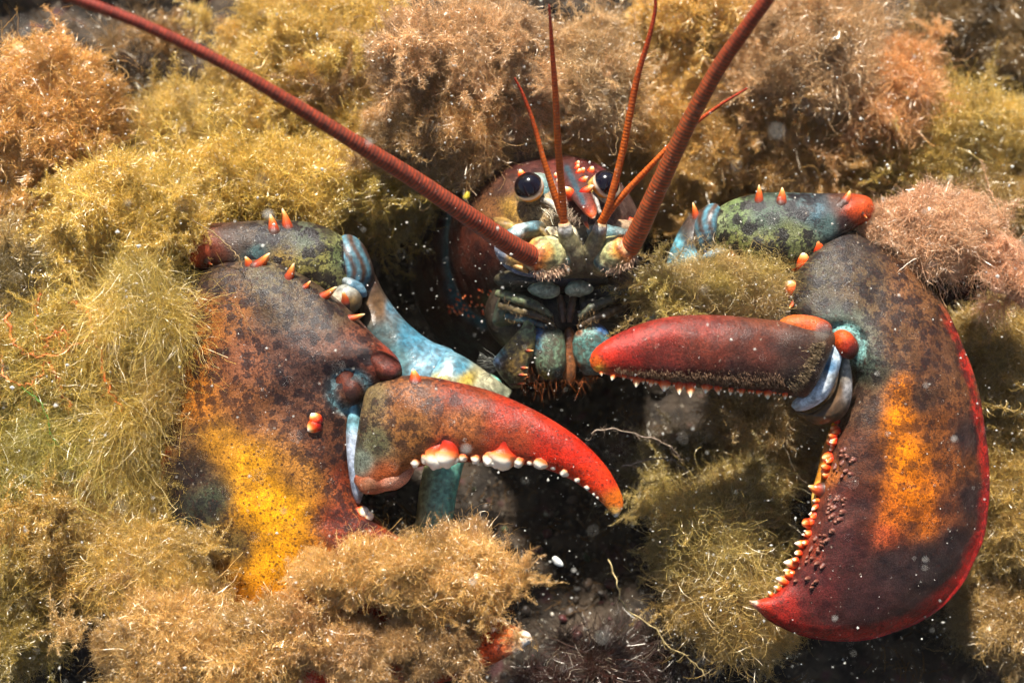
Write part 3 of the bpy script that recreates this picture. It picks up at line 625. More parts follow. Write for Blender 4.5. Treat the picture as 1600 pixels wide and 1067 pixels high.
def ldac_pig(px, ring, ang):
    c = splat(px, [(580, 620, 24, (120, 100, 66)), (590, 690, 22, (96, 92, 64)), (565, 720, 14, (150, 160, 140)), (640, 620, 28, (140, 84, 46)), (640, 670, 30, (166, 108, 54)), (600, 745, 16, (200, 100, 50)), (590, 758, 12, (214, 120, 80)), (720, 620, 30, (140, 58, 34)), (720, 660, 30, (160, 92, 46)), (700, 705, 22, (150, 40, 20)), (800, 645, 26, (170, 50, 28)), (800, 680, 28, (164, 66, 34)), (790, 712, 18, (196, 40, 16)),
                   (860, 680, 26, (184, 46, 26)), (860, 715, 20, (214, 42, 16)), (905, 710, 24, (198, 40, 20)), (910, 740, 18, (226, 54, 18)), (950, 745, 16, (216, 56, 22)), (962, 780, 12, (244, 120, 30)), (960, 798, 7, (255, 190, 90)), (962, 806, 5, (255, 246, 226))])
    return c
def ldac_spots(px, ring, ang): return np.clip((850 - px[:, 0]) / 160, 0, 1) * np.clip((735 - px[:, 1]) / 40, 0, 1) * .8
ldac = ribloft('claw_finger', [(566, 640, 552, 720, 70, 70, 12, 12), (574, 606, 556, 748, 76, 74, 34, 30), (596, 594, 584, 768, 82, 78, 46, 36), (616, 590, 622, 760, 86, 82, 50, 38), (648, 586, 642, 734, 90, 88, 50, 38), (700, 594, 690, 724, 96, 96, 48, 36), (770, 612, 762, 722, 104, 104, 44, 34), (840, 643, 830, 727, 112, 112, 36, 30), (900, 681, 884, 745, 118, 118, 28, 24), (944, 724, 920, 768, 122, 122, 20, 18), (968, 764, 943, 788, 124, 124, 13, 12), (974, 788, 955, 802, 124, 124, 7, 7), (966, 806, 961, 808, 124, 124, 1.5, 1.5)],
               M_SHELL, claw, 120, 64, e=(.95, .9), pig=ldac_pig, spots=ldac_spots, grain=.8, bumpy=3)
on(ldac, 650, 592, .05, -1, 22, 26, ME_SPINE, 'spine', .2, parent=claw)
for x, y, r in [(650, 716, 14), (682, 707, 28), (697, 707, 30), (668, 712, 16), (712, 710, 16), (724, 712, 12), (745, 711, 14), (769, 708, 20), (786, 711, 27), (778, 710, 22), (812, 716, 16), (829, 720, 8), (846, 720, 17), (866, 728, 9), (884, 734, 14), (904, 746, 11), (919, 758, 10), (930, 768, 7), (936, 774, 6), (941, 779, 5)]:
    t_ = (x - 640) / 300; b = P(x, y - 1, np.interp(x, [640, 680, 800, 900, 945], [112, 122, 130, 131, 128]))
    horn('tooth', ME_MOLAR, claw, b, (-.15 - .35 * t_, -1, .45), r * (1.0 if r < 24 else .86) * rng.uniform(.8, 1.15), r * (1.0 if r < 24 else 1.12) * rng.uniform(.85, 1.15), roll=rng.random() * 6)
lump('finger_heel', 600, 744, 92, (38, 22, 24), M_SHELL, claw, [(590, 738, 12, (190, 90, 56)), (612, 752, 10, (214, 150, 120)), (600, 728, 8, (170, 60, 30)), (580, 752, 8, (150, 100, 70))], rot=.25, wob=.35, spots=.3)

# ---- right cutter claw
def rclaw_pig(px, ring, ang):
    c = splat(px, [(1330, 380, 30, (70, 58, 48)), (1270, 430, 34, (78, 68, 48)), (1350, 450, 40, (90, 70, 46)), (1420, 440, 36, (120, 80, 50)), (1290, 490, 30, (80, 72, 58)), (1400, 530, 36, (106, 72, 44)), (1460, 540, 30, (96, 62, 40)), (1370, 580, 26, (80, 74, 58)), (1350, 640, 24, (96, 70, 52)),
                   (1405, 606, 16, (238, 132, 20)), (1404, 655, 18, (246, 136, 16)), (1414, 715, 22, (250, 138, 14)), (1430, 770, 26, (244, 130, 18)), (1400, 800, 20, (220, 112, 26)), (1440, 810, 22, (224, 116, 26)), (1385, 840, 18, (190, 84, 40)), (1462, 670, 22, (140, 80, 36)), (1478, 730, 22, (140, 78, 34)), (1480, 790, 20, (110, 60, 36)), (1442, 620, 22, (92, 62, 42)),
                   (1365, 720, 18, (92, 54, 38)), (1335, 700, 24, (94, 56, 40)), (1345, 790, 26, (88, 48, 38)), (1320, 780, 20, (104, 50, 38)), (1320, 860, 34, (82, 42, 38)), (1395, 880, 34, (60, 42, 40)), (1450, 880, 32, (50, 38, 36)), (1510, 680, 20, (62, 44, 40)), (1516, 780, 20, (58, 42, 40)), (1490, 850, 22, (60, 44, 42)), (1425, 822, 10, (70, 46, 40)),
                   (1280, 920, 26, (98, 40, 36)), (1220, 952, 20, (166, 42, 30)), (1195, 945, 14, (214, 56, 34)), (1177, 940, 7, (255, 214, 180)), (1350, 940, 30, (72, 40, 38)), (1270, 860, 14, (160, 66, 40)), (1295, 740, 12, (190, 110, 50))])
    edge = [(1472, 480), (1500, 545), (1518, 602), (1530, 660), (1538, 718), (1540, 778), (1529, 846), (1495, 916), (1436, 968), (1352, 996), (1272, 996), (1210, 974)]
    rim = np.clip(near_line(px, edge, np.interp(px[:, 1], [500, 800, 960], [7, 9, 19]) + 2 * np.sin(px[:, 1] * .09)) * 1.5 - .25, 0, 1) * np.clip((px[:, 1] - 470) / 60, 0, 1)
    c = mixc(c, (196, 40, 32), rim * .95)
    d = np.hypot(px[:, 0] - 1318, px[:, 1] - 540)
    c = mixc(c, (150, 214, 206), np.exp(-((d - 30) / 7) ** 2) * .75 * (ang < np.pi) * np.clip((620 - px[:, 1]) / 60, 0, 1))
    return mixc(c, (84, 116, 104), np.exp(-((d - 50) / 12) ** 2) * .35 * (ang < np.pi))
def rclaw_spots(px, ring, ang): return np.clip(.85 - (px[:, 1] - 500) / 1100, .35, .9)
def rclaw_shape(q, px, ring, ang):
    f = (ang < np.pi)
    q[:, 2] -= 10 * np.exp(-((np.hypot(px[:, 0] - 1318, px[:, 1] - 540) - 30) / 8) ** 2) * f
    rim = np.exp(-((np.cos(ang) - .93) / .03) ** 2) * np.clip((px[:, 1] - 470) / 60, 0, 1)
    q[:, 2] += rim * 6 + fbm(q, 70, 4.3, 3) * 4
    return q
rclaw = ribloft('claw', [(1362, 378, 1336, 360, -10, -10, 3, 3), (1392, 396, 1296, 368, -12, 0, 30, 30), (1432, 428, 1248, 418, -16, 14, 54, 44), (1472, 480, 1234, 486, -18, 28, 72, 52), (1500, 545, 1284, 530, -18, 40, 80, 58), (1518, 602, 1334, 590, -18, 50, 82, 60), (1530, 660, 1312, 655, -16, 52, 82, 58), (1538, 718, 1292, 712, -14, 54, 80, 56), (1540, 778, 1278, 768, -10, 56, 74, 52),
                         (1529, 846, 1258, 834, -4, 58, 66, 48), (1495, 916, 1240, 884, 4, 60, 56, 42), (1436, 968, 1224, 914, 14, 62, 46, 36), (1352, 996, 1206, 930, 26, 64, 36, 30), (1272, 996, 1190, 936, 40, 66, 26, 22), (1210, 974, 1180, 938, 54, 68, 14, 12), (1180, 950, 1173, 938, 62, 68, 6, 6), (1172, 942, 1171, 938, 66, 68, 2, 2)],
                M_SHELL, lob, 170, 96, e=(.92, .85), pig=rclaw_pig, spots=rclaw_spots, grain=.9, shape=rclaw_shape)
rclaw['label'] = 'slimmer cutter claw with orange stripe and red rim'
for x, y, dx, dy, h, wdt, k in [(1296, 372, .1, -1, 28, 24, ME_SPINE), (1274, 388, -.2, -1, 28, 22, ME_KNOB), (1252, 412, -.1, -1, 30, 22, ME_KNOB), (1244, 416, -1, 0, 22, 14, ME_KNOB), (1236, 452, -.4, -.7, 24, 24, ME_KNOB), (1238, 474, -.6, .4, 18, 12, ME_SPINE)]:
    on(rclaw, x, y, dx, dy, h, wdt, k, 'spine', .5)
lump('knuckle', 1321, 538, 118, (24, 17, 16), M_SHELL, rclaw, [(1314, 530, 9, (232, 90, 26)), (1320, 540, 9, (170, 44, 18)), (1332, 548, 10, (70, 26, 22))], rot=-1.0)
lump('knuckle', 1258, 510, 128, (40, 17, 18), M_SHELL, rclaw, [(1225, 508, 14, (220, 112, 44)), (1265, 510, 14, (226, 100, 50)), (1286, 516, 10, (110, 40, 26))], rot=-.12)
lump('joint_membrane', 1254, 527, 120, (38, 6, 14), M_SOFT, rclaw, [(1235, 525, 12, (130, 180, 190)), (1275, 530, 12, (150, 200, 214))], rot=-.16)
def memb_pig(px): return splat(px, [(1296, 545, 14, (206, 224, 234)), (1295, 572, 9, (96, 140, 176)), (1285, 605, 16, (236, 244, 250)), (1258, 632, 14, (206, 216, 222)), (1310, 600, 12, (170, 166, 158))])
ribloft('joint_membrane', [(1300, 522, 1312, 522, 112, 112, 6, 6), (1290, 550, 1316, 552, 110, 110, 14, 12), (1278, 585, 1306, 592, 104, 104, 20, 14), (1256, 612, 1290, 622, 98, 98, 20, 14), (1240, 626, 1262, 640, 92, 92, 12, 10), (1236, 634, 1244, 642, 88, 88, 3, 3)], M_SOFT, rclaw, 50, 28, pig=lambda px, r, a: memb_pig(px))
ribloft('joint_membrane', [(1312, 540, 1322, 545, 104, 104, 5, 5), (1312, 575, 1330, 580, 100, 100, 10, 10), (1302, 615, 1330, 622, 92, 92, 14, 12), (1268, 645, 1316, 652, 82, 82, 16, 12), (1246, 640, 1280, 664, 76, 76, 10, 8), (1240, 640, 1250, 650, 72, 72, 3, 3)], M_SOFT, rclaw, 50, 28, pig=[(1316, 560, 20, (150, 140, 124)), (1326, 610, 9, (170, 166, 164)), (1308, 610, 10, (104, 76, 50)), (1290, 645, 20, (92, 66, 42)), (1260, 650, 20, (84, 62, 40))])
def rdac_pig(px, ring, ang):
    c = splat(px, [(1290, 540, 20, (84, 64, 48)), (1240, 545, 28, (72, 48, 38)), (1240, 590, 24, (64, 48, 40)), (1180, 540, 32, (104, 54, 40)), (1160, 580, 28, (72, 42, 34)), (1100, 510, 24, (132, 54, 42)), (1100, 550, 30, (116, 52, 36)), (1080, 590, 22, (100, 44, 34)), (1030, 515, 22, (156, 54, 42)), (1030, 560, 28, (122, 46, 34)), (980, 530, 18, (176, 48, 36)), (985, 565, 18, (166, 40, 28)), (948, 548, 14, (232, 50, 26)), (930, 565, 9, (250, 110, 30)), (934, 576, 6, (255, 190, 70)), (926, 552, 8, (244, 70, 30)), (1200, 505, 20, (120, 64, 44))])
    return c
rdac = ribloft('claw_finger', [(1308, 530, 1286, 560, 104, 104, 10, 10), (1300, 518, 1262, 616, 108, 108, 34, 30), (1276, 506, 1238, 620, 114, 112, 44, 36), (1210, 500, 1180, 614, 120, 116, 48, 38), (1135, 493, 1115, 608, 128, 122, 48, 38), (1062, 493, 1050, 602, 136, 130, 44, 36), (1010, 503, 1000, 595, 142, 136, 38, 32), (966, 521, 962, 588, 148, 142, 30, 26), (938, 538, 942, 584, 152, 148, 20, 18), (926, 550, 930, 580, 154, 152, 11, 10), (921, 562, 923, 572, 155, 154, 3, 3)],
               M_SHELL, rclaw, 120, 64, e=(.9, .9), pig=rdac_pig, spots=.35, grain=.7, bumpy=3)
xs = np.sort(np.linspace(938, 1226, 36) + rng.normal(size=36) * 2.2)
for i, x in enumerate(xs):
    y = np.interp(x, [930, 960, 1000, 1050, 1115, 1180, 1240], [580, 586, 593, 600, 606, 612, 617])
    h = [14, 8, 17, 10, 7][i % 5] * (1.1 if 980 < x < 1110 else .8) * rng.uniform(.75, 1.15)
    horn('tooth', ME_TOOTH, rclaw, P(x, y - 2, np.interp(x, [930, 1000, 1240], [160, 152, 130])), (-.15 + rng.normal() * .15, -1, .5), h * rng.uniform(.75, 1.1), h * rng.uniform(.85, 1.1), roll=i)
for x, y, h, dx, dy, k in [(1307, 657, 12, -.5, -.6, ME_BUTTON), (1306, 672, 13, -.6, -.3, ME_BUTTON), (1300, 690, 15, -.6, -.2, ME_BUTTON), (1297, 715, 17, -.6, 0, ME_BUTTON), (1292, 736, 16, -.6, 0, ME_BUTTON), (1284, 766, 34, -1, -.1, ME_SPINE), (1280, 782, 16, -.6, 0, ME_TOOTH), (1275, 802, 15, -.8, 0, ME_TOOTH), (1268, 820, 18, -.9, -.1, ME_TOOTH), (1262, 834, 13, -.8, 0, ME_TOOTH), (1256, 850, 20, -1, -.2, ME_TOOTH), (1250, 862, 14, -.8, 0, ME_TOOTH), (1243, 880, 22, -1, -.2, ME_TOOTH), (1236, 892, 15, -1, -.2, ME_TOOTH), (1228, 908, 20, -1, -.3, ME_TOOTH), (1218, 920, 15, -.8, -.5, ME_TOOTH), (1206, 930, 11, -.6, -.7, ME_TOOTH)]:
    h *= rng.uniform(.75, 1.0); horn('tooth', k, rclaw, P(x, y, 66), (dx, -dy, .4), h, h * (.95 if k is ME_TOOTH else 1.0), roll=x)
for i in range(26):   # small beads between the larger teeth
    y = 665 + 262 * rng.random(); x = np.interp(y, [655, 712, 768, 834, 884, 930], [1310, 1298, 1283, 1262, 1244, 1212]) + rng.normal() * 2.5
    horn('tooth', ME_BUTTON if rng.random() < .5 else ME_TOOTH, rclaw, P(x, y, 68 + rng.random() * 8), (-.8, rng.normal() * .3, .6), 7 + rng.random() * 6, 8 + rng.random() * 4, roll=i)
for i in range(60):   # fleshy knobs in rows inside the tooth line
    t_ = i / 40; y = 700 + 220 * rng.random(); x = np.interp(y, [655, 712, 768, 834, 884, 930], [1312, 1304, 1290, 1270, 1252, 1226]) + 4 + rng.random() * 34
    b, nn = hit(rclaw, x, y)
    o = horn('wart', ME_WART, rclaw, b - nn * 1.0, (-.8, rng.normal() * .3, .9), (3.5 if y < 820 else 6) + rng.random() * 4, 4 + rng.random() * 4, roll=i)
ribloft('tooth_web', [(1300, 660, 1310, 660, 50, 50, 4, 4), (1286, 700, 1306, 700, 46, 46, 7, 7), (1276, 740, 1296, 740, 46, 46, 7, 7), (1268, 775, 1286, 775, 48, 48, 8, 8), (1270, 800, 1280, 800, 52, 52, 4, 4)], M_SOFT, rclaw, 30, 18, pig=[(1285, 720, 40, (236, 150, 36)), (1272, 775, 20, (250, 190, 90))])
# grey felt along the cutting edge of the finger
xx = 960 + 265 * rng.random(2600) ** .8; yy = np.interp(xx, [930, 960, 1000, 1050, 1115, 1180, 1240], [576, 581, 587, 593, 599, 604, 607]) - np.abs(rng.normal(size=2600)) * np.interp(xx, [960, 1230], [4, 11])
rr_, dd_ = [], []
for x, y in zip(xx, yy):
    b, nn = hit(rdac, x, y, 120); rr_.append(b); dd_.append(nn * .6 + np.array([0, -.7, .3]) + rng.normal(size=3) * .35)
fringe('felt_fringe', rr_, dd_, 2 + rng.random(2600) * 3.6, .9, (122, 96, 76), rclaw, nseg=2, var=.45)
yy = 535 + rng.random(900) * 75; xx = np.interp(yy, [530, 560, 590, 615], [1288, 1278, 1262, 1244]) - np.abs(rng.normal(size=900)) * 9
rr_, dd_ = [], []
for x, y in zip(xx, yy):
    b, nn = hit(rdac, x, y, 120); rr_.append(b); dd_.append(nn * .6 + np.array([.6, -.3, .2]) + rng.normal(size=3) * .35)
fringe('felt_fringe', rr_, dd_, 3 + rng.random(900) * 4, 1.0, (136, 116, 90), rclaw, nseg=2, var=.45)

# ---- arms
def lcar_pig(px, ring, ang):
    c = splat(px, [(306, 388, 20, (200, 84, 44)), (335, 380, 18, (130, 66, 46)), (355, 370, 18, (84, 62, 50)), (330, 410, 14, (90, 40, 30)), (385, 375, 22, (90, 72, 58)), (400, 395, 18, (84, 116, 116)), (430, 370, 24, (88, 80, 62)), (440, 400, 18, (160, 130, 64)), (480, 370, 22, (96, 104, 84)), (500, 400, 22, (160, 152, 84)), (470, 430, 20, (170, 156, 84)), (525, 400, 16, (130, 140, 90)), (530, 440, 16, (150, 146, 90)), (545, 410, 9, (110, 160, 168)), (500, 350, 16, (100, 96, 70))])
    return c * .78
lcar = ribloft('arm_segment', [(296, 392, 298, 384, -10, -10, 3, 3), (300, 414, 302, 358, -8, -12, 28, 28), (330, 424, 330, 350, -6, -16, 40, 34), (380, 432, 385, 346, -8, -20, 46, 38), (430, 446, 440, 344, -12, -26, 50, 40), (480, 458, 494, 350, -16, -30, 50, 40), (520, 466, 532, 368, -22, -34, 44, 36), (544, 456, 552, 392, -30, -38, 30, 28), (556, 440, 560, 415, -36, -40, 12, 12)],
               M_ARM, lob, 80, 56, e=(.9, .85), pig=lcar_pig, spots=lambda px, r, a: np.clip((px[:, 0] - 340) / 60, 0, 1), grain=.4, bumpy=4)
lcar['label'] = 'wrist segment with black spots on yellow green shell'
for x, y, dx, dy, h, wdt in [(428, 356, 0, -1, 26, 24), (450, 352, -.1, -1, 34, 24), (326, 411, .1, .1, 9, 9)]: on(lcar, x, y, dx, dy, h, wdt, ME_SPINE, 'spine', .15)
def fold_pig(px, cx, cy):
    d = np.hypot(px[:, 0] - cx, (px[:, 1] - cy) * .75)
    k = .5 + .5 * np.sin(d * .42 + 2.2 * np.sin(px[:, 1] * .07)); k = np.clip(k * 1.3 - .05, 0, 1)
    c = srgb((84, 62, 52))[None] * k[:, None] + srgb((96, 146, 162))[None] * (1 - k[:, None])
    return c * .75
lump('joint_membrane', 552, 416, -42, (30, 52, 44), M_SOFT, lob, lambda px: fold_pig(px, 500, 420), rot=.25, m=40, n=30)
lump('joint_membrane', 553, 448, -4, (22, 11, 18), M_SOFT, lob, [(540, 440, 8, (140, 150, 152)), (556, 450, 9, (90, 130, 150))], rot=-.6, wob=.3)
lcon = lump('joint_ball', 540, 468, 4, (26, 24, 22), M_SOFT, lob, [(524, 470, 10, (190, 176, 150)), (545, 474, 10, (110, 84, 44)), (540, 450, 10, (150, 150, 140))])
on(lcon, 540, 470, .05, -1, 24, 18, ME_SPINE, 'spine', .9, parent=lcar)
arm_pig = [(585, 420, 20, (70, 52, 44)), (590, 480, 16, (104, 76, 48)), (610, 480, 10, (84, 120, 136)), (600, 530, 18, (70, 88, 88)), (640, 530, 16, (70, 126, 148)), (680, 545, 14, (96, 146, 168)), (620, 560, 18, (80, 116, 120)), (660, 575, 14, (130, 172, 190)), (700, 570, 14, (84, 140, 160)), (745, 590, 16, (160, 168, 150))]
ribloft('arm_segment', [(580, 412, 566, 436, -60, -56, 10, 10), (590, 438, 562, 486, -62, -50, 24, 24), (608, 470, 572, 530, -62, -40, 30, 28), (636, 504, 592, 570, -60, -34, 32, 30), (672, 532, 624, 596, -58, -30, 32, 30), (706, 546, 660, 606, -58, -30, 28, 26), (722, 566, 690, 606, -60, -36, 14, 14)], M_SOFT, lob, 60, 36, pig=arm_pig, bumpy=6)
ribloft('arm_segment', [(668, 556, 660, 600, -50, -30, 10, 10), (700, 548, 676, 612, -50, -24, 30, 24), (730, 560, 716, 618, -54, -26, 32, 26), (770, 588, 750, 640, -66, -40, 30, 26), (800, 610, 780, 650, -84, -60, 16, 16)], M_SOFT, lob, 44, 32, pig=[(680, 560, 12, (96, 150, 170)), (700, 572, 6, (190, 212, 220)), (690, 595, 8, (170, 150, 70)), (730, 592, 10, (190, 164, 76)), (720, 575, 10, (74, 130, 150)), (755, 605, 12, (196, 190, 156)), (785, 630, 16, (130, 134, 110))], bumpy=8)
def rcar_pig(px, ring, ang):
    c = splat(px, [(1125, 345, 16, (170, 176, 130)), (1150, 335, 20, (134, 150, 96)), (1150, 385, 20, (170, 166, 96)), (1200, 330, 24, (92, 110, 92)), (1200, 390, 22, (150, 148, 84)), (1240, 370, 24, (150, 150, 96)), (1260, 330, 22, (84, 104, 110)), (1275, 330, 16, (90, 130, 150)), (1290, 350, 16, (90, 112, 110)), (1310, 315, 14, (110, 70, 54)), (1335, 325, 16, (226, 84, 40)), (1350, 325, 12, (236, 92, 44)), (1320, 345, 12, (60, 36, 32))])
    return c * np.array([.62, .66, .62])
rcar = ribloft('arm_segment', [(1110, 360, 1108, 352, -40, -40, 4, 4), (1120, 398, 1118, 330, -34, -38, 26, 26), (1150, 416, 1146, 312, -26, -34, 42, 36), (1190, 428, 1190, 302, -20, -30, 50, 40), (1240, 424, 1240, 302, -14, -24, 50, 40), (1285, 396, 1288, 303, -10, -20, 46, 36), (1325, 362, 1328, 303, -8, -16, 38, 32), (1352, 348, 1354, 308, -8, -12, 26, 24), (1364, 334, 1365, 322, -8, -8, 8, 8)],
               M_ARM, lob, 80, 56, e=(.9, .85), pig=rcar_pig, spots=lambda px, r, a: np.clip((1320 - px[:, 0]) / 50, 0, 1), grain=.3, bumpy=4)
rcar['label'] = 'wrist segment with black spots on green and blue shell'
for x, y, dx, dy, h, wdt in [(1186, 312, .1, -1, 28, 20), (1222, 312, .2, -1, 26, 22), (1322, 312, .4, -.6, 20, 20), (1146, 402, -.1, -1, 26, 20), (1349, 336, .3, .4, 10, 9)]: on(rcar, x, y, dx, dy, h, wdt, ME_SPINE, 'spine', .3)
lump('joint_membrane', 1104, 360, -44, (22, 44, 36), M_SOFT, lob, lambda px: fold_pig(px, 1160, 360), rot=-.3, m=36, n=28)
lump('joint_membrane', 1124, 396, -16, (30, 9, 14), M_SOFT, lob, [(1110, 400, 10, (120, 140, 146)), (1140, 392, 10, (150, 140, 110))], rot=.3)
rarm = ribloft('arm_segment', [(1098, 326, 1116, 350, -60, -60, 8, 8), (1076, 338, 1110, 390, -60, -54, 24, 24), (1056, 370, 1096, 420, -62, -50, 28, 26), (1042, 410, 1082, 450, -66, -50, 28, 26), (1030, 450, 1070, 490, -72, -54, 28, 26), (1016, 490, 1060, 530, -80, -60, 26, 24), (1000, 530, 1040, 560, -96, -80, 14, 14)], M_SOFT, lob, 60, 34,
               pig=[(1088, 345, 18, (64, 48, 42)), (1085, 375, 18, (70, 62, 54)), (1056, 380, 10, (110, 180, 196)), (1080, 400, 12, (120, 190, 210)), (1042, 420, 10, (84, 150, 170)), (1062, 450, 14, (100, 110, 70)), (1030, 460, 12, (96, 160, 176)), (1020, 500, 16, (84, 136, 150))], bumpy=6)
on(rarm, 1088, 338, -.1, -1, 34, 18, ME_SPINE, 'spine', .2)

# ---- walking legs
def leg_glint_pig(px, s, p, a):
    c = srgb((120, 190, 168))[None] * np.ones((len(px), 1)); k = np.clip(np.cos(a) * 1.4 - .3, 0, 1) * .7  # teal pigment, with yellow glints painted along one side
    return mixc(c, (214, 196, 110), k)
tube('walking_leg', [(770, 600, -110, 22), (735, 640, -70, 28), (702, 700, -40, 30), (686, 760, -30, 30), (674, 830, -24, 28), (640, 930, -30, 20), (600, 1010, -60, 8)], M_SOFT, lob, 60, 20, pig=leg_glint_pig)
tube('walking_leg', [(1120, 590, -240, 20), (1130, 650, -220, 20), (1146, 712, -200, 18), (1175, 770, -200, 14), (1215, 850, -220, 7)], M_SOFT, lob, 60, 18, pig=[(1150, 715, 20, (70, 170, 176)), (1100, 660, 40, (54, 60, 48)), (1190, 780, 30, (70, 76, 56))])
#PART3
# ------------------------------------------------------------------ weed
F, C_, B_, T_, S_ = 'fluff', 'curly', 'bushy', 'twig', 'strand'
def LUMP(q, seed):
    """uneven billows shared by a tuft's heart and its filaments"""
    d = q / (np.linalg.norm(q, axis=1)[:, None] + 1e-9)
    return .7 * fbm(d, .8, seed * 1.3, 2) + .26 * fbm(d, .26, seed * .7, 2)
def core(n, m, rad, seed, flat=.85):
    th = np.linspace(0.02, np.pi * .62, n); t = np.linspace(0, 2 * np.pi, m, endpoint=False)
    q = np.stack([(np.sin(th)[:, None] * np.cos(t)), (np.sin(th)[:, None] * np.sin(t)), np.cos(th)[:, None] * np.ones(m) * flat], -1).reshape(-1, 3)
    q *= rad * (1 + LUMP(q, seed))[:, None]
    return q, grid_faces(n, m)
def on_dome(N, rad, rg, lim=-.15):
    z = lim + (1 - lim) * rg.random(N); a = rg.random(N) * 2 * np.pi; s = np.sqrt(np.maximum(0, 1 - z * z))
    return np.stack([s * np.cos(a), s * np.sin(a), z], 1) * rad
def tuft_mesh(name, kind, seed):
    """one unit-sized tuft: a lumpy heart under locks of fine branching filaments, growing along +Z"""
    rg = np.random.default_rng(seed)
    cfg = dict(fluff=dict(locks=430, per=12, len=.34, w=.0088, curl=1.3, fan=.8, loops=.3, core=.56, nseg=5, br=1, fly=90),
               curly=dict(locks=130, per=10, len=.95, w=.0080, curl=.75, fan=.5, loops=.5, core=.48, nseg=12, br=0, fly=60),
               bushy=dict(locks=500, per=12, len=.24, w=.0092, curl=1.4, fan=1.0, loops=.1, core=.62, nseg=4, br=1, fly=60),
               twig=dict(locks=30, per=9, len=.85, w=.012, curl=.5, fan=.34, loops=.08, core=.16, nseg=8, br=2, fly=0),
               strand=dict(locks=46, per=18, len=1.6, w=.0080, curl=.7, fan=.24, loops=.16, core=.34, nseg=14, br=1, fly=50))[kind]
    VV, FF = [], []
    off = 0
    def add(v, f):
        nonlocal off
        VV.append(v); FF.append(f + off); off += len(v)
    if cfg['core'] > .3:
        v, f = core(18, 28, cfg['core'] * .95, seed * 1.7, .8); add(v, f)
    L = cfg['locks']; c = on_dome(L, cfg['core'] * .9, rg, -.05 if kind != 'strand' else .2)
    c *= (1 + LUMP(c, seed * 1.7))[:, None]
    gd = c / np.linalg.norm(c, axis=1)[:, None] + rg.normal(size=(L, 3)) * .5
    if kind == 'strand': gd = np.array([1, 0, .25]) + rg.normal(size=(L, 3)) * .22
    ll = cfg['len'] * (.55 + .8 * rg.random(L))
    K = cfg['per']; roots = np.repeat(c, K, 0) + rg.normal(size=(L * K, 3)) * .022
    dirs = np.repeat(gd, K, 0) + rg.normal(size=(L * K, 3)) * cfg['fan']
    lens = np.repeat(ll, K) * (.6 + .6 * rg.random(L * K))
    v, f, pts = filaments(roots, dirs, lens, cfg['nseg'], cfg['w'] * (.6 + .8 * rg.random(L * K)), cfg['curl'], rg=rg, loops=cfg['loops'], taper=.55, drift=(0, 0, .0))
    add(v, f)
    if cfg['fly']:
        k = rg.integers(0, len(roots), cfg['fly']); v, f, _ = filaments(roots[k] * 1.05, dirs[k] + rg.normal(size=(len(k), 3)) * .5, .5 + .7 * rg.random(len(k)), 12, cfg['w'] * 1.1, .7, rg=rg, loops=.35); add(v, f)
    for b in range(cfg['br']):
        k = rg.integers(1, pts.shape[1], len(pts)); rp = pts[np.arange(len(pts)), k]; dd = dirs + rg.normal(size=dirs.shape) * .9
        v, f, _ = filaments(rp, dd, lens * .32, 3, cfg['w'] * .62, cfg['curl'], rg=rg, taper=.6); add(v, f)
    fib = np.concatenate([np.full(len(v), 0. if (i == 0 and cfg['core'] > .3) else 1.) for i, v in enumerate(VV)])
    me = mesh_data(name, np.concatenate(VV), np.concatenate(FF), None, {'fib': fib}, smooth=True); me.materials.append(M_WEED); return me
def plume_mesh(name, seed):
    """a frayed spray: curved axes feathered with short branchlets"""
    rg = np.random.default_rng(seed); A = 13
    d0 = np.array([0, 0, 1.0]) + rg.normal(size=(A, 3)) * .42
    v, f, pts = filaments(rg.normal(size=(A, 3)) * .06, d0, .55 + .75 * rg.random(A), 14, .016, .5, rg=rg, loops=.16, taper=.3)
    VV, FF, off = [v], [f], len(v)
    K = 150; k = rg.random((A, K)) ** .8 * 13.99; i = k.astype(int); fr = (k - i)[..., None]
    a = np.arange(A)[:, None]; base = pts[a, i] * (1 - fr) + pts[a, np.minimum(i + 1, 14)] * fr
    tan = pts[a, np.minimum(i + 1, 14)] - pts[a, i]; tan = tan / (np.linalg.norm(tan, axis=2)[..., None] + 1e-9)
    dd = (tan * .8 + rg.normal(size=tan.shape) * .7).reshape(-1, 3); ln = ((.05 + .17 * (1 - k / 14)) * (.5 + rg.random(k.shape))).ravel()
    v, f, p2_ = filaments(base.reshape(-1, 3), dd, ln, 4, .0075, 1.0, rg=rg, loops=.2); VV.append(v); FF.append(f + off); off += len(v)
    j = rg.integers(1, 5, len(dd)); v, f, _ = filaments(p2_[np.arange(len(dd)), j], dd + rg.normal(size=dd.shape) * .9, ln * .5, 3, .006, 1.0, rg=rg); VV.append(v); FF.append(f + off)
    V = np.concatenate(VV); me = mesh_data(name, V, np.concatenate(FF), None, {'fib': np.ones(len(V))}); me.materials.append(M_WEED); return me
TUFTS = {k: [tuft_mesh('tuft_' + k, k, 11 + 7 * i + 100 * j) for i in range(n)] for j, (k, n) in enumerate([('fluff', 5), ('curly', 4), ('bushy', 4), ('twig', 2), ('strand', 3)])}

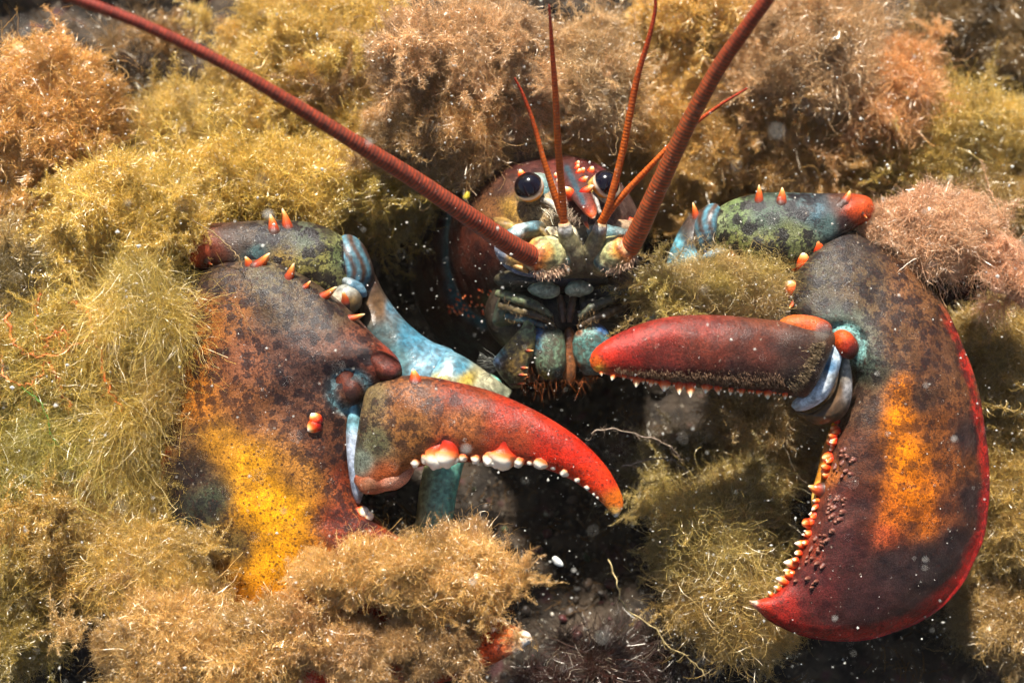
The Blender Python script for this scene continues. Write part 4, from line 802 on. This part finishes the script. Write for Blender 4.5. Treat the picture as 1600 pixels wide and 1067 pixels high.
TUFTS['plume'] = [plume_mesh('tuft_plume', 900 + i) for i in range(6)]
def clump(name, label, x, y, w, rx, ry, rz, kinds, colour, size=52, n=None, var=.18, alt=None, flow=None, seed=None, cat='seaweed', lean=(0, .35, .75)):
    """a weed cushion: tufts sitting on an uneven ellipsoid (rx, ry across the slope, rz off it)"""
    rg = np.random.default_rng(seed if seed is not None else int(abs(x * 7 + y * 13 + rx)))
    c0 = P(x, y, w); root = empty(name, c0); tag(root, label, cat)
    area = rx * ry * 2.4 + (rx + ry) * rz * 1.2
    n = n or max(4, int(area / (size * size) * 1.3))
    best = []
    for _ in range(n):                      # spread evenly: best of a few candidates
        cand = rg.normal(size=(8, 3)); cand[:, 2] = np.abs(cand[:, 2]) * 1.0 - .15; cand /= np.linalg.norm(cand, axis=1)[:, None]
        if best:
            B = np.array(best); dmin = np.min(np.linalg.norm((cand[:, None] - B[None]) * [rx, ry, rz], axis=2), 1); best.append(cand[np.argmax(dmin)])
        else: best.append(cand[0])
    plumes = int(n * (.95 if S_ not in kinds and T_ not in kinds else .3))
    for di, d in enumerate(best + [best[rg.integers(n)] for _ in range(plumes)]):
        rad = size * (.62 + 1.1 * rg.random() ** 1.4)
        pos = c0 + d * np.array([rx, ry, rz]) * (.66 + .44 * rg.random())
        if di >= n: pos = c0 + (d + rg.normal(size=3) * .25) * np.array([rx, ry, rz]) * (.85 + .3 * rg.random()); rad *= rg.uniform(.75, 1.6)
        nn = d / np.array([rx, ry, rz]); nn /= np.linalg.norm(nn); nn = nn + np.array(lean) * (1 if di < n else .5) + rg.normal(size=3) * (.3 if di < n else .7)
        kind = kinds[rg.integers(len(kinds))] if di < n else 'plume'; me = TUFTS[kind][rg.integers(len(TUFTS[kind]))]
        o = bpy.data.objects.new('tuft', me); link(o, root, W(pos - nn / np.linalg.norm(nn) * rad * .35))
        nd = Vector(RM @ nn).normalized(); o.rotation_mode = 'QUATERNION'
        if kind == 'strand' or (flow is not None and kind != 'plume'):
            fl = np.array(flow if flow is not None else (0, -1, .2), float) + rg.normal(size=3) * .25; fx = Vector(RM @ fl).normalized()
            zx = (nd - fx * nd.dot(fx)).normalized(); yx = zx.cross(fx)
            o.rotation_quaternion = Matrix((fx, yx, zx)).transposed().to_quaternion()
        else:
            o.rotation_quaternion = nd.to_track_quat('Z', 'Y') @ Matrix.Rotation(rg.random() * 6.3, 3, 'Z').to_quaternion()
        o.scale = Vector((1.15 + .3 * rg.random(), .95 + .3 * rg.random(), .9 + .4 * rg.random())) * (rad * S)
        cc = srgb(colour)
        if alt is not None: k = rg.random() ** 1.5; cc = cc * (1 - k) + srgb(alt) * k
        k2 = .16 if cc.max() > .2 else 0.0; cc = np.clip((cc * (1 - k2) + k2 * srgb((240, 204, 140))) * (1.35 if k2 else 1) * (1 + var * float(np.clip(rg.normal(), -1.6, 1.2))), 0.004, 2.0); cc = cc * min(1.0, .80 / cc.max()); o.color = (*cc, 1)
    return root
YEL, GOLD, TAN, OCH, OLI, PINK, BRN, GRN = (196, 164, 66), (190, 146, 52), (184, 150, 104), (206, 146, 66), (140, 124, 46), (206, 142, 106), (112, 82, 46), (132, 136, 56)
WEEDS = [
 # upper left
 ('tan gold bushy weed dome at the upper left edge', 72, 200, -150, 92, 96, 70, [B_], (196, 148, 72), 54, (186, 130, 54)),
 ('small ochre weed tuft below the tan dome at the left edge', 36, 330, -130, 46, 34, 34, [B_, F], (200, 150, 60), 44, (150, 110, 50)),
 ('pale yellow weed bank under the long antenna, top left', 440, 110, -250, 120, 110, 70, [F, B_], (204, 176, 84), 56, (190, 150, 60)),
 ('loose straggling weed strands beside the dark gap, top left', 320, 190, -230, 70, 56, 40, [C_, F], (190, 164, 76), 50, (160, 130, 50)),
 ('yellow weed ridge behind the spotted wrist of the crusher claw', 420, 300, -150, 190, 62, 60, [F, F, C_], YEL, 54, (176, 150, 40)),
 ('golden weed slope beneath the middle of the long antenna', 600, 250, -230, 110, 96, 60, [F], (182, 152, 62), 56, (150, 120, 40)),
 ('rounded yellow weed cushion left of the crusher wrist', 200, 350, -40, 116, 84, 70, [F, C_], (208, 174, 70), 52, (188, 156, 50)),
 ('pale curly weed fringe at the left margin below the dome', 60, 440, -60, 76, 60, 50, [C_, F], (160, 134, 74), 48, (120, 100, 50)),
 ('hanging yellow weed strands draped over the crusher claw edge', 218, 470, 56, 52, 66, 26, [S_, C_], (196, 168, 74), 50, (170, 150, 60)),
 ('olive weed mass below the orange threads at the left', 90, 560, -20, 110, 84, 60, [F, C_], (178, 150, 54), 54, (140, 130, 44)),
 ('green tinged weed mass at the left edge, mid height', 70, 690, -10, 104, 84, 60, [F, S_], (154, 136, 44), 54, (122, 126, 44)),
 ('ragged yellow weed hanging along the outer edge of the crusher claw', 222, 680, 30, 36, 120, 24, [S_, C_], (176, 150, 60), 46, (150, 130, 50)),
 ('brownish weed bank at the left, above the dark hollow', 110, 830, 20, 130, 76, 60, [F, B_], (178, 142, 58), 54, (140, 112, 44)),
 ('dim yellow weed ball in the lower left corner', 8, 930, 60, 56, 74, 40, [F], (150, 126, 30), 54, (120, 104, 30)),
 ('weed cushion lying over the red rim of the crusher claw', 250, 890, 100, 84, 62, 30, [F, C_], (196, 160, 66), 46, (160, 128, 50)),
 ('tan weed heap along the bottom, far left of the white claw tip', 300, 1010, 130, 140, 66, 40, [F, B_], (188, 150, 84), 50, (160, 120, 56)),
 ('fuzzy tan weed bank between crusher palm and its biting finger', 632, 896, 140, 136, 44, 34, [B_, F], (192, 150, 78), 40, (176, 130, 60)),
 ('brown weed tuft at the end of the fuzzy bank by the dark gap', 728, 884, 100, 50, 44, 36, [B_], (172, 130, 78), 38, (140, 104, 60)),
 ('low tan weed bank along the bottom, left of the white claw tip', 610, 1014, 136, 150, 34, 26, [B_, F], (184, 142, 86), 48, (150, 110, 64)),
 # top middle and right
 ('pinkish tan bushy weed crown above the head', 750, 92, -110, 150, 90, 90, [B_, F], (190, 152, 112), 54, (160, 120, 84)),
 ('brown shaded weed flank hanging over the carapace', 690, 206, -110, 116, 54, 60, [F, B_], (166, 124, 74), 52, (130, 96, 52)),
 ('cream tufted weed edge between the upright antennules', 910, 130, -150, 64, 92, 60, [C_, B_], (196, 164, 122), 48, (160, 124, 80)),
 ('yellow weed bank at the top, left of the brown crown', 560, 50, -260, 76, 70, 60, [F, B_], (200, 170, 80), 54, (180, 140, 60)),
 ('golden weed slope right of the head behind the thick antenna', 1050, 240, -330, 100, 130, 60, [F], (186, 142, 60), 56, (150, 112, 44)),
 ('yellow orange weed patch at the top between the antennae', 1070, 60, -300, 80, 80, 60, [F, B_], (202, 160, 72), 54, (196, 150, 50)),
 ('pale tan frayed weed bank at the top right of the thick antenna', 1240, 80, -260, 130, 80, 70, [B_, C_], (196, 158, 116), 54, (160, 120, 76)),
 ('brown weed slope above the spotted wrist of the cutter claw', 1220, 220, -330, 130, 84, 60, [F, B_], (150, 110, 54), 56, (180, 134, 60)),
 ('ochre weed mound with a reddish crest, upper right', 1390, 150, -300, 80, 84, 60, [B_, F], (190, 138, 82), 52, (180, 120, 70)),
 ('yellow weed bank reaching the right edge, upper right', 1500, 220, -300, 130, 76, 60, [F, C_], (186, 156, 62), 56, (150, 126, 50)),
 ('dim brown weed in the top right corner', 1530, 50, -420, 120, 70, 50, [F], (126, 96, 52), 58, (96, 74, 40)),
 ('peach pink bushy weed behind the cutter claw', 1466, 358, -6, 100, 56, 40, [B_, T_], (214, 164, 130), 40, (224, 178, 140)),
 ('pink feathery weed sprig at the right edge above the claw rim', 1560, 440, 10, 50, 56, 40, [B_, T_], (212, 158, 126), 42, (214, 160, 124)),
 ('olive weed hanging behind the red rim at the right edge', 1575, 600, -150, 70, 110, 60, [F, C_], (136, 112, 46), 54, (170, 140, 60)),
 ('yellow stringy weed at the right edge beside the claw rim', 1580, 790, -150, 76, 110, 60, [C_, F], (166, 138, 62), 52, (150, 120, 50)),
 ('weed tangle at the right edge near the lower corner', 1580, 960, -170, 76, 84, 60, [C_, F], (150, 118, 60), 52, (110, 84, 46)),
 ('fuzzy olive weed cap sitting on the cutter claw arm', 1128, 456, -6, 84, 46, 46, [F, C_], (144, 130, 58), 44, (160, 130, 80)),
 ('brown weed hanging under the cutter finger', 1215, 670, -150, 66, 76, 50, [F], (130, 100, 50), 52, (150, 120, 60)),
 ('tangled green gold weed ball between the two claws', 1130, 850, -70, 92, 110, 66, [C_, C_, F], (156, 138, 66), 52, (140, 110, 50)),
 ('golden weed skirt under the tangled ball by the cutter tip', 1150, 945, -60, 84, 60, 50, [F, C_], (166, 132, 54), 50, (150, 120, 50)),
 ('dark red brown thread weed bush at the bottom centre', 880, 1040, -60, 96, 40, 40, [T_], (84, 44, 32), 62, (64, 34, 28)),
 ('dull brown thread weed right of the bottom centre bush', 1000, 1030, -120, 90, 46, 40, [T_], (74, 42, 32), 62, (86, 54, 40)),
 ('thin brown branching weed in the dark gap, top left', 215, 70, -300, 90, 36, 24, [T_], (130, 92, 44), 84, (100, 72, 40)),
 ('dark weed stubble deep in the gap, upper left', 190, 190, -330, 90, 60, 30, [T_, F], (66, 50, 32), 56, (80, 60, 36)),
 ('deep gold weed filling the slope between the left dome and the yellow bank', 250, 270, -260, 150, 90, 40, [F, C_], (176, 144, 62), 60, (140, 110, 46)),
 ('golden brown weed behind the yellow ridge under the antenna', 520, 180, -300, 130, 100, 40, [F], (186, 152, 70), 62, (150, 116, 50)),
 ('gold weed flooring the gap between the brown crown and the thick antenna', 985, 190, -360, 110, 110, 40, [F], (170, 128, 58), 60, (130, 96, 44)),
 ('golden weed slope joining the banks above the cutter wrist', 1330, 240, -360, 150, 70, 40, [F, C_], (178, 140, 60), 60, (150, 112, 50)),
 ('dull olive weed floor behind the cutter claw at the right edge', 1560, 330, -300, 90, 70, 40, [F], (150, 120, 54), 60, (120, 96, 44)),
 ('wispy gold weed fringe spilling over the left side of the crusher claw', 250, 590, 40, 24, 60, 16, [C_, S_], (190, 160, 74), 38, (160, 130, 60)),
 ('brown weed floor under the left side below the olive mass', 60, 790, -60, 110, 90, 40, [F], (150, 120, 54), 60, (120, 96, 40)),
 ('thin loose weed threads in the gap below the cutter finger', 1080, 760, -200, 70, 60, 30, [C_], (120, 104, 60), 50, (100, 84, 50)),
]
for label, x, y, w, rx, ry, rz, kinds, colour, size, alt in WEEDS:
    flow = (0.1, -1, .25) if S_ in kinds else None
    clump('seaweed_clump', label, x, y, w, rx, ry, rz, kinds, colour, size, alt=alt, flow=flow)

# thread-like weeds
def thread(name, label, path, r, colour, wob=0.0, cat='seaweed', n=70):
    path = [tuple(c) for c in (cr(path, 4 * len(path)) + np.random.default_rng(int(path[0][0])).normal(size=(4 * len(path), 3)) * r * .9)]
    o = tube(name, [(a[0], a[1], a[2], r * .8 * (1 - .45 * i / len(path))) for i, a in enumerate(path)], M_ANT, None, n, 8,
             pig=lambda px, s, p, a: np.clip(srgb(colour)[None] * (.75 + .5 * np.sin(s * 90)[:, None] ** 2), 0, 1))
    tag(o, label, cat)
    rg = np.random.default_rng(int(path[0][1])); pts = np.array([P(*a) for a in path]); k = rg.integers(0, len(pts), 70)
    v, f, _ = filaments(pts[k] + rg.normal(size=(70, 3)) * r * .4, rg.normal(size=(70, 3)) + [0, 0, .4], 5 + 16 * rg.random(70) ** 2, 6, .9, .9, rg=rg, loops=.3)
    build('branchlets', v, f, M_FIB, o, None, {'pig': np.clip(np.repeat(srgb(colour)[None], len(v), 0) * 1.1, 0, 1)})
    return o
ORT = (204, 116, 62)
thread('thread_weed', 'thick orange thread weed curving in a U at the left', [(14, 492, 36), (22, 530, 46), (40, 552, 56), (70, 556, 62), (110, 546, 62), (140, 530, 58)], 3.0, ORT)
thread('thread_weed', 'pale orange thread weed looping at the left edge', [(8, 545, 36), (2, 580, 42), (20, 600, 52), (44, 602, 56), (62, 585, 56), (72, 560, 62)], 2.4, (226, 140, 80))
thread('thread_weed', 'short upright orange thread above the U shaped one', [(52, 555, 52), (58, 520, 46), (56, 490, 38), (64, 456, 26)], 2.0, ORT)
thread('thread_weed', 'long orange thread descending from the weed beside the claw edge', [(112, 470, 36), (140, 495, 56), (156, 540, 62), (160, 585, 66), (175, 612, 66), (190, 640, 62)], 3.2, (220, 116, 50))
thread('thread_weed', 'crooked orange thread below the looping ones', [(76, 560, 58), (88, 590, 58), (96, 610, 58), (108, 636, 56)], 3.0, ORT)
thread('thread_weed', 'arched thin orange thread in the middle of the tangle', [(72, 548, 56), (76, 530, 60), (90, 518, 62), (106, 522, 62), (104, 545, 58)], 2.0, ORT)
thread('thread_weed', 'bright green strand in the olive weed at the left', [(34, 606, 60), (60, 625, 74), (74, 655, 80), (86, 690, 80)], 1.6, (84, 120, 44))
thread('thread_weed', 'fine grey thread drifting across the dark gap below the finger', [(925, 676, 0), (955, 670, 10), (990, 676, 0), (1020, 684, -10), (1050, 700, -20), (1064, 722, -30)], 1.5, (150, 130, 112))
thread('thread_weed', 'fine grey thread stretching right of the finger tip', [(972, 728, 40), (1000, 722, 20), (1040, 716, 0), (1066, 728, -20), (1080, 760, -40)], 1.4, (140, 122, 104))
thread('thread_weed', 'pale thread trailing from the tangled weed ball to the bottom', [(952, 872, -20), (966, 920, 0), (980, 950, 6), (1020, 980, 10), (1050, 1010, 8), (1090, 1040, 0), (1104, 1058, 0)], 1.8, (160, 140, 96))
thread('thread_weed', 'long fine thread lying over the crusher wrist', [(300, 344, 60), (330, 362, 62), (356, 384, 62), (372, 402, 66), (380, 418, 70)], 1.1, (150, 124, 84))

# fragments
def pebble(name, label, x, y, w, r, colour, rot, cat):
    o = lump(name, x, y, w, r, M_HORN, None, [(x, y, 20, colour)], rot, 10, 14, .25); tag(o, label, cat)
pebble('shell_fragment', 'bright white shell chip in the dark gap below the finger', 871, 877, -60, (11, 6, 4), (250, 248, 240), -.7, 'shell')
pebble('shell_fragment', 'tiny white shell chip left of the larger one', 786, 854, -20, (5, 4, 3), (240, 238, 230), .3, 'shell')
pebble('shell_fragment', 'yellow fleck on the dark carapace flank', 729, 306, -70, (5, 8, 3), (236, 214, 60), -.5, 'fleck')

# loose stones in the gap
rg = np.random.default_rng(5); VV, FF, CC = [], [], []; off = 0
PAL = [(70, 60, 52), (96, 78, 62), (84, 44, 44), (130, 116, 98), (60, 52, 46), (196, 186, 170), (60, 70, 44)]
for i in range(170):
    x, y = rg.uniform(740, 1120), rg.uniform(760, 1080)
    b, nn = hit(bed, x, y); r = 2.5 + 10 * rg.random() ** 2.5; 
    th = np.linspace(0.05, np.pi - .05, 7); t = np.linspace(0, 2 * np.pi, 9, endpoint=False)
    q = np.stack([np.sin(th)[:, None] * np.cos(t), np.sin(th)[:, None] * np.sin(t) * rg.uniform(.6, 1), np.cos(th)[:, None] * np.ones(9) * rg.uniform(.4, .9)], -1).reshape(-1, 3)
    q = q * r * (1 + .35 * fbm(q, .8, i * 1.37, 2))[:, None]; a = rg.random() * 6.3
    q = np.stack([q[:, 0] * np.cos(a) - q[:, 1] * np.sin(a), q[:, 0] * np.sin(a) + q[:, 1] * np.cos(a), q[:, 2]], 1) + b + nn * r * .3
    VV.append(q); FF.append(grid_faces(7, 9) + off); off += len(q); CC.append(np.repeat(srgb(PAL[rg.integers(7) if rg.random() < .5 else rg.integers(3)])[None], len(q), 0))
rub = build('rubble', np.concatenate(VV), np.concatenate(FF), M_SOFT, None, None, {'pig': np.concatenate(CC)})
tag(rub, 'small dark stones and shell grit strewn in the gap between the claws', 'rubble', kind='stuff')

# fine turf over the rock
N = 26000
uu = (rng.random(N) - .5) * 2300; vv = (rng.random(N) - .5) * 1700
ptree = BVH['seabed']
rt, ok = [], []
for a, b in zip(uu, vv):
    loc, nor, i, d_ = ptree.ray_cast(Vector((a, b, 900)), Vector((0, 0, -1))); rt.append(loc if loc is not None else Vector((a, b, -330)))
rt = np.array(rt); 
mask = fbm(rt, 110, 7.7, 2) > -.12
rt = rt[mask]; dr = np.array([0, .5, .9]) + rng.normal(size=rt.shape) * .5
v, f, _ = filaments(rt - [0, 0, 3], dr, 22 + 34 * rng.random(len(rt)), 5, 2.0, .5, rg=rng, loops=.15)
tint = np.repeat(.55 + .8 * rng.random(len(rt)), 12)[:, None]
turf = build('algal_turf', v, f, M_FIB, None, None, {'pig': srgb((96, 72, 44))[None] * tint})
tag(turf, 'fine brown algal turf growing over the dark rock', 'turf', kind='stuff')

# specks drifting in the water
N = 7000
sx = rng.random(N) * 1900 - 150; sy = rng.random(N) * 1300 - 120; sw = np.where(rng.random(N) < .9, -260 + 560 * rng.random(N), 300 + 700 * rng.random(N))
octa = np.array([[1, 0, 0], [-1, 0, 0], [0, 1, 0], [0, -1, 0], [0, 0, 1], [0, 0, -1]], float)
ot = np.array([[0, 2, 4], [2, 1, 4], [1, 3, 4], [3, 0, 4], [2, 0, 5], [1, 2, 5], [3, 1, 5], [0, 3, 5]])
rad = np.clip(np.exp(rng.normal(size=N) * .6) * .62, .25, 3.4)
ctr = np.array([P(a, b, c) for a, b, c in zip(sx, sy, sw)])
sh = octa[None] * rad[:, None, None] * (.5 + rng.random((N, 6, 1))) + rng.normal(size=(N, 6, 3)) * .2
v = (ctr[:, None] + sh).reshape(-1, 3); t3 = (ot[None] + (np.arange(N) * 6)[:, None, None]).reshape(-1, 3)
snow = build('drifting_specks', v, None, M_SNOW, None, t3, smooth=False)
tag(snow, 'fine white specks drifting in the water around the lobster', 'specks', kind='stuff')
# ------------------------------------------------------------------ faintly milky water round everything
m, nt, out = new_mat('water_haze')
pv = nt.nodes.new('ShaderNodeVolumePrincipled'); pv.inputs['Color'].default_value = (.85, .72, .54, 1); pv.inputs['Density'].default_value = 0.010; pv.inputs['Anisotropy'].default_value = .1
nt.links.new(pv.outputs[0], out.inputs['Volume'])
hb = np.array([[a, b, c] for a in (-6400., 6400.) for b in (-6400., 6400.) for c in (-2900., 2300.)])
hz = build('haze', hb, [[0, 1, 3, 2], [4, 6, 7, 5], [0, 4, 5, 1], [2, 3, 7, 6], [0, 2, 6, 4], [1, 5, 7, 3]], m, None, smooth=False)
tag(hz, 'faintly milky sea water surrounding the lobster and weed', 'water haze', kind='stuff')
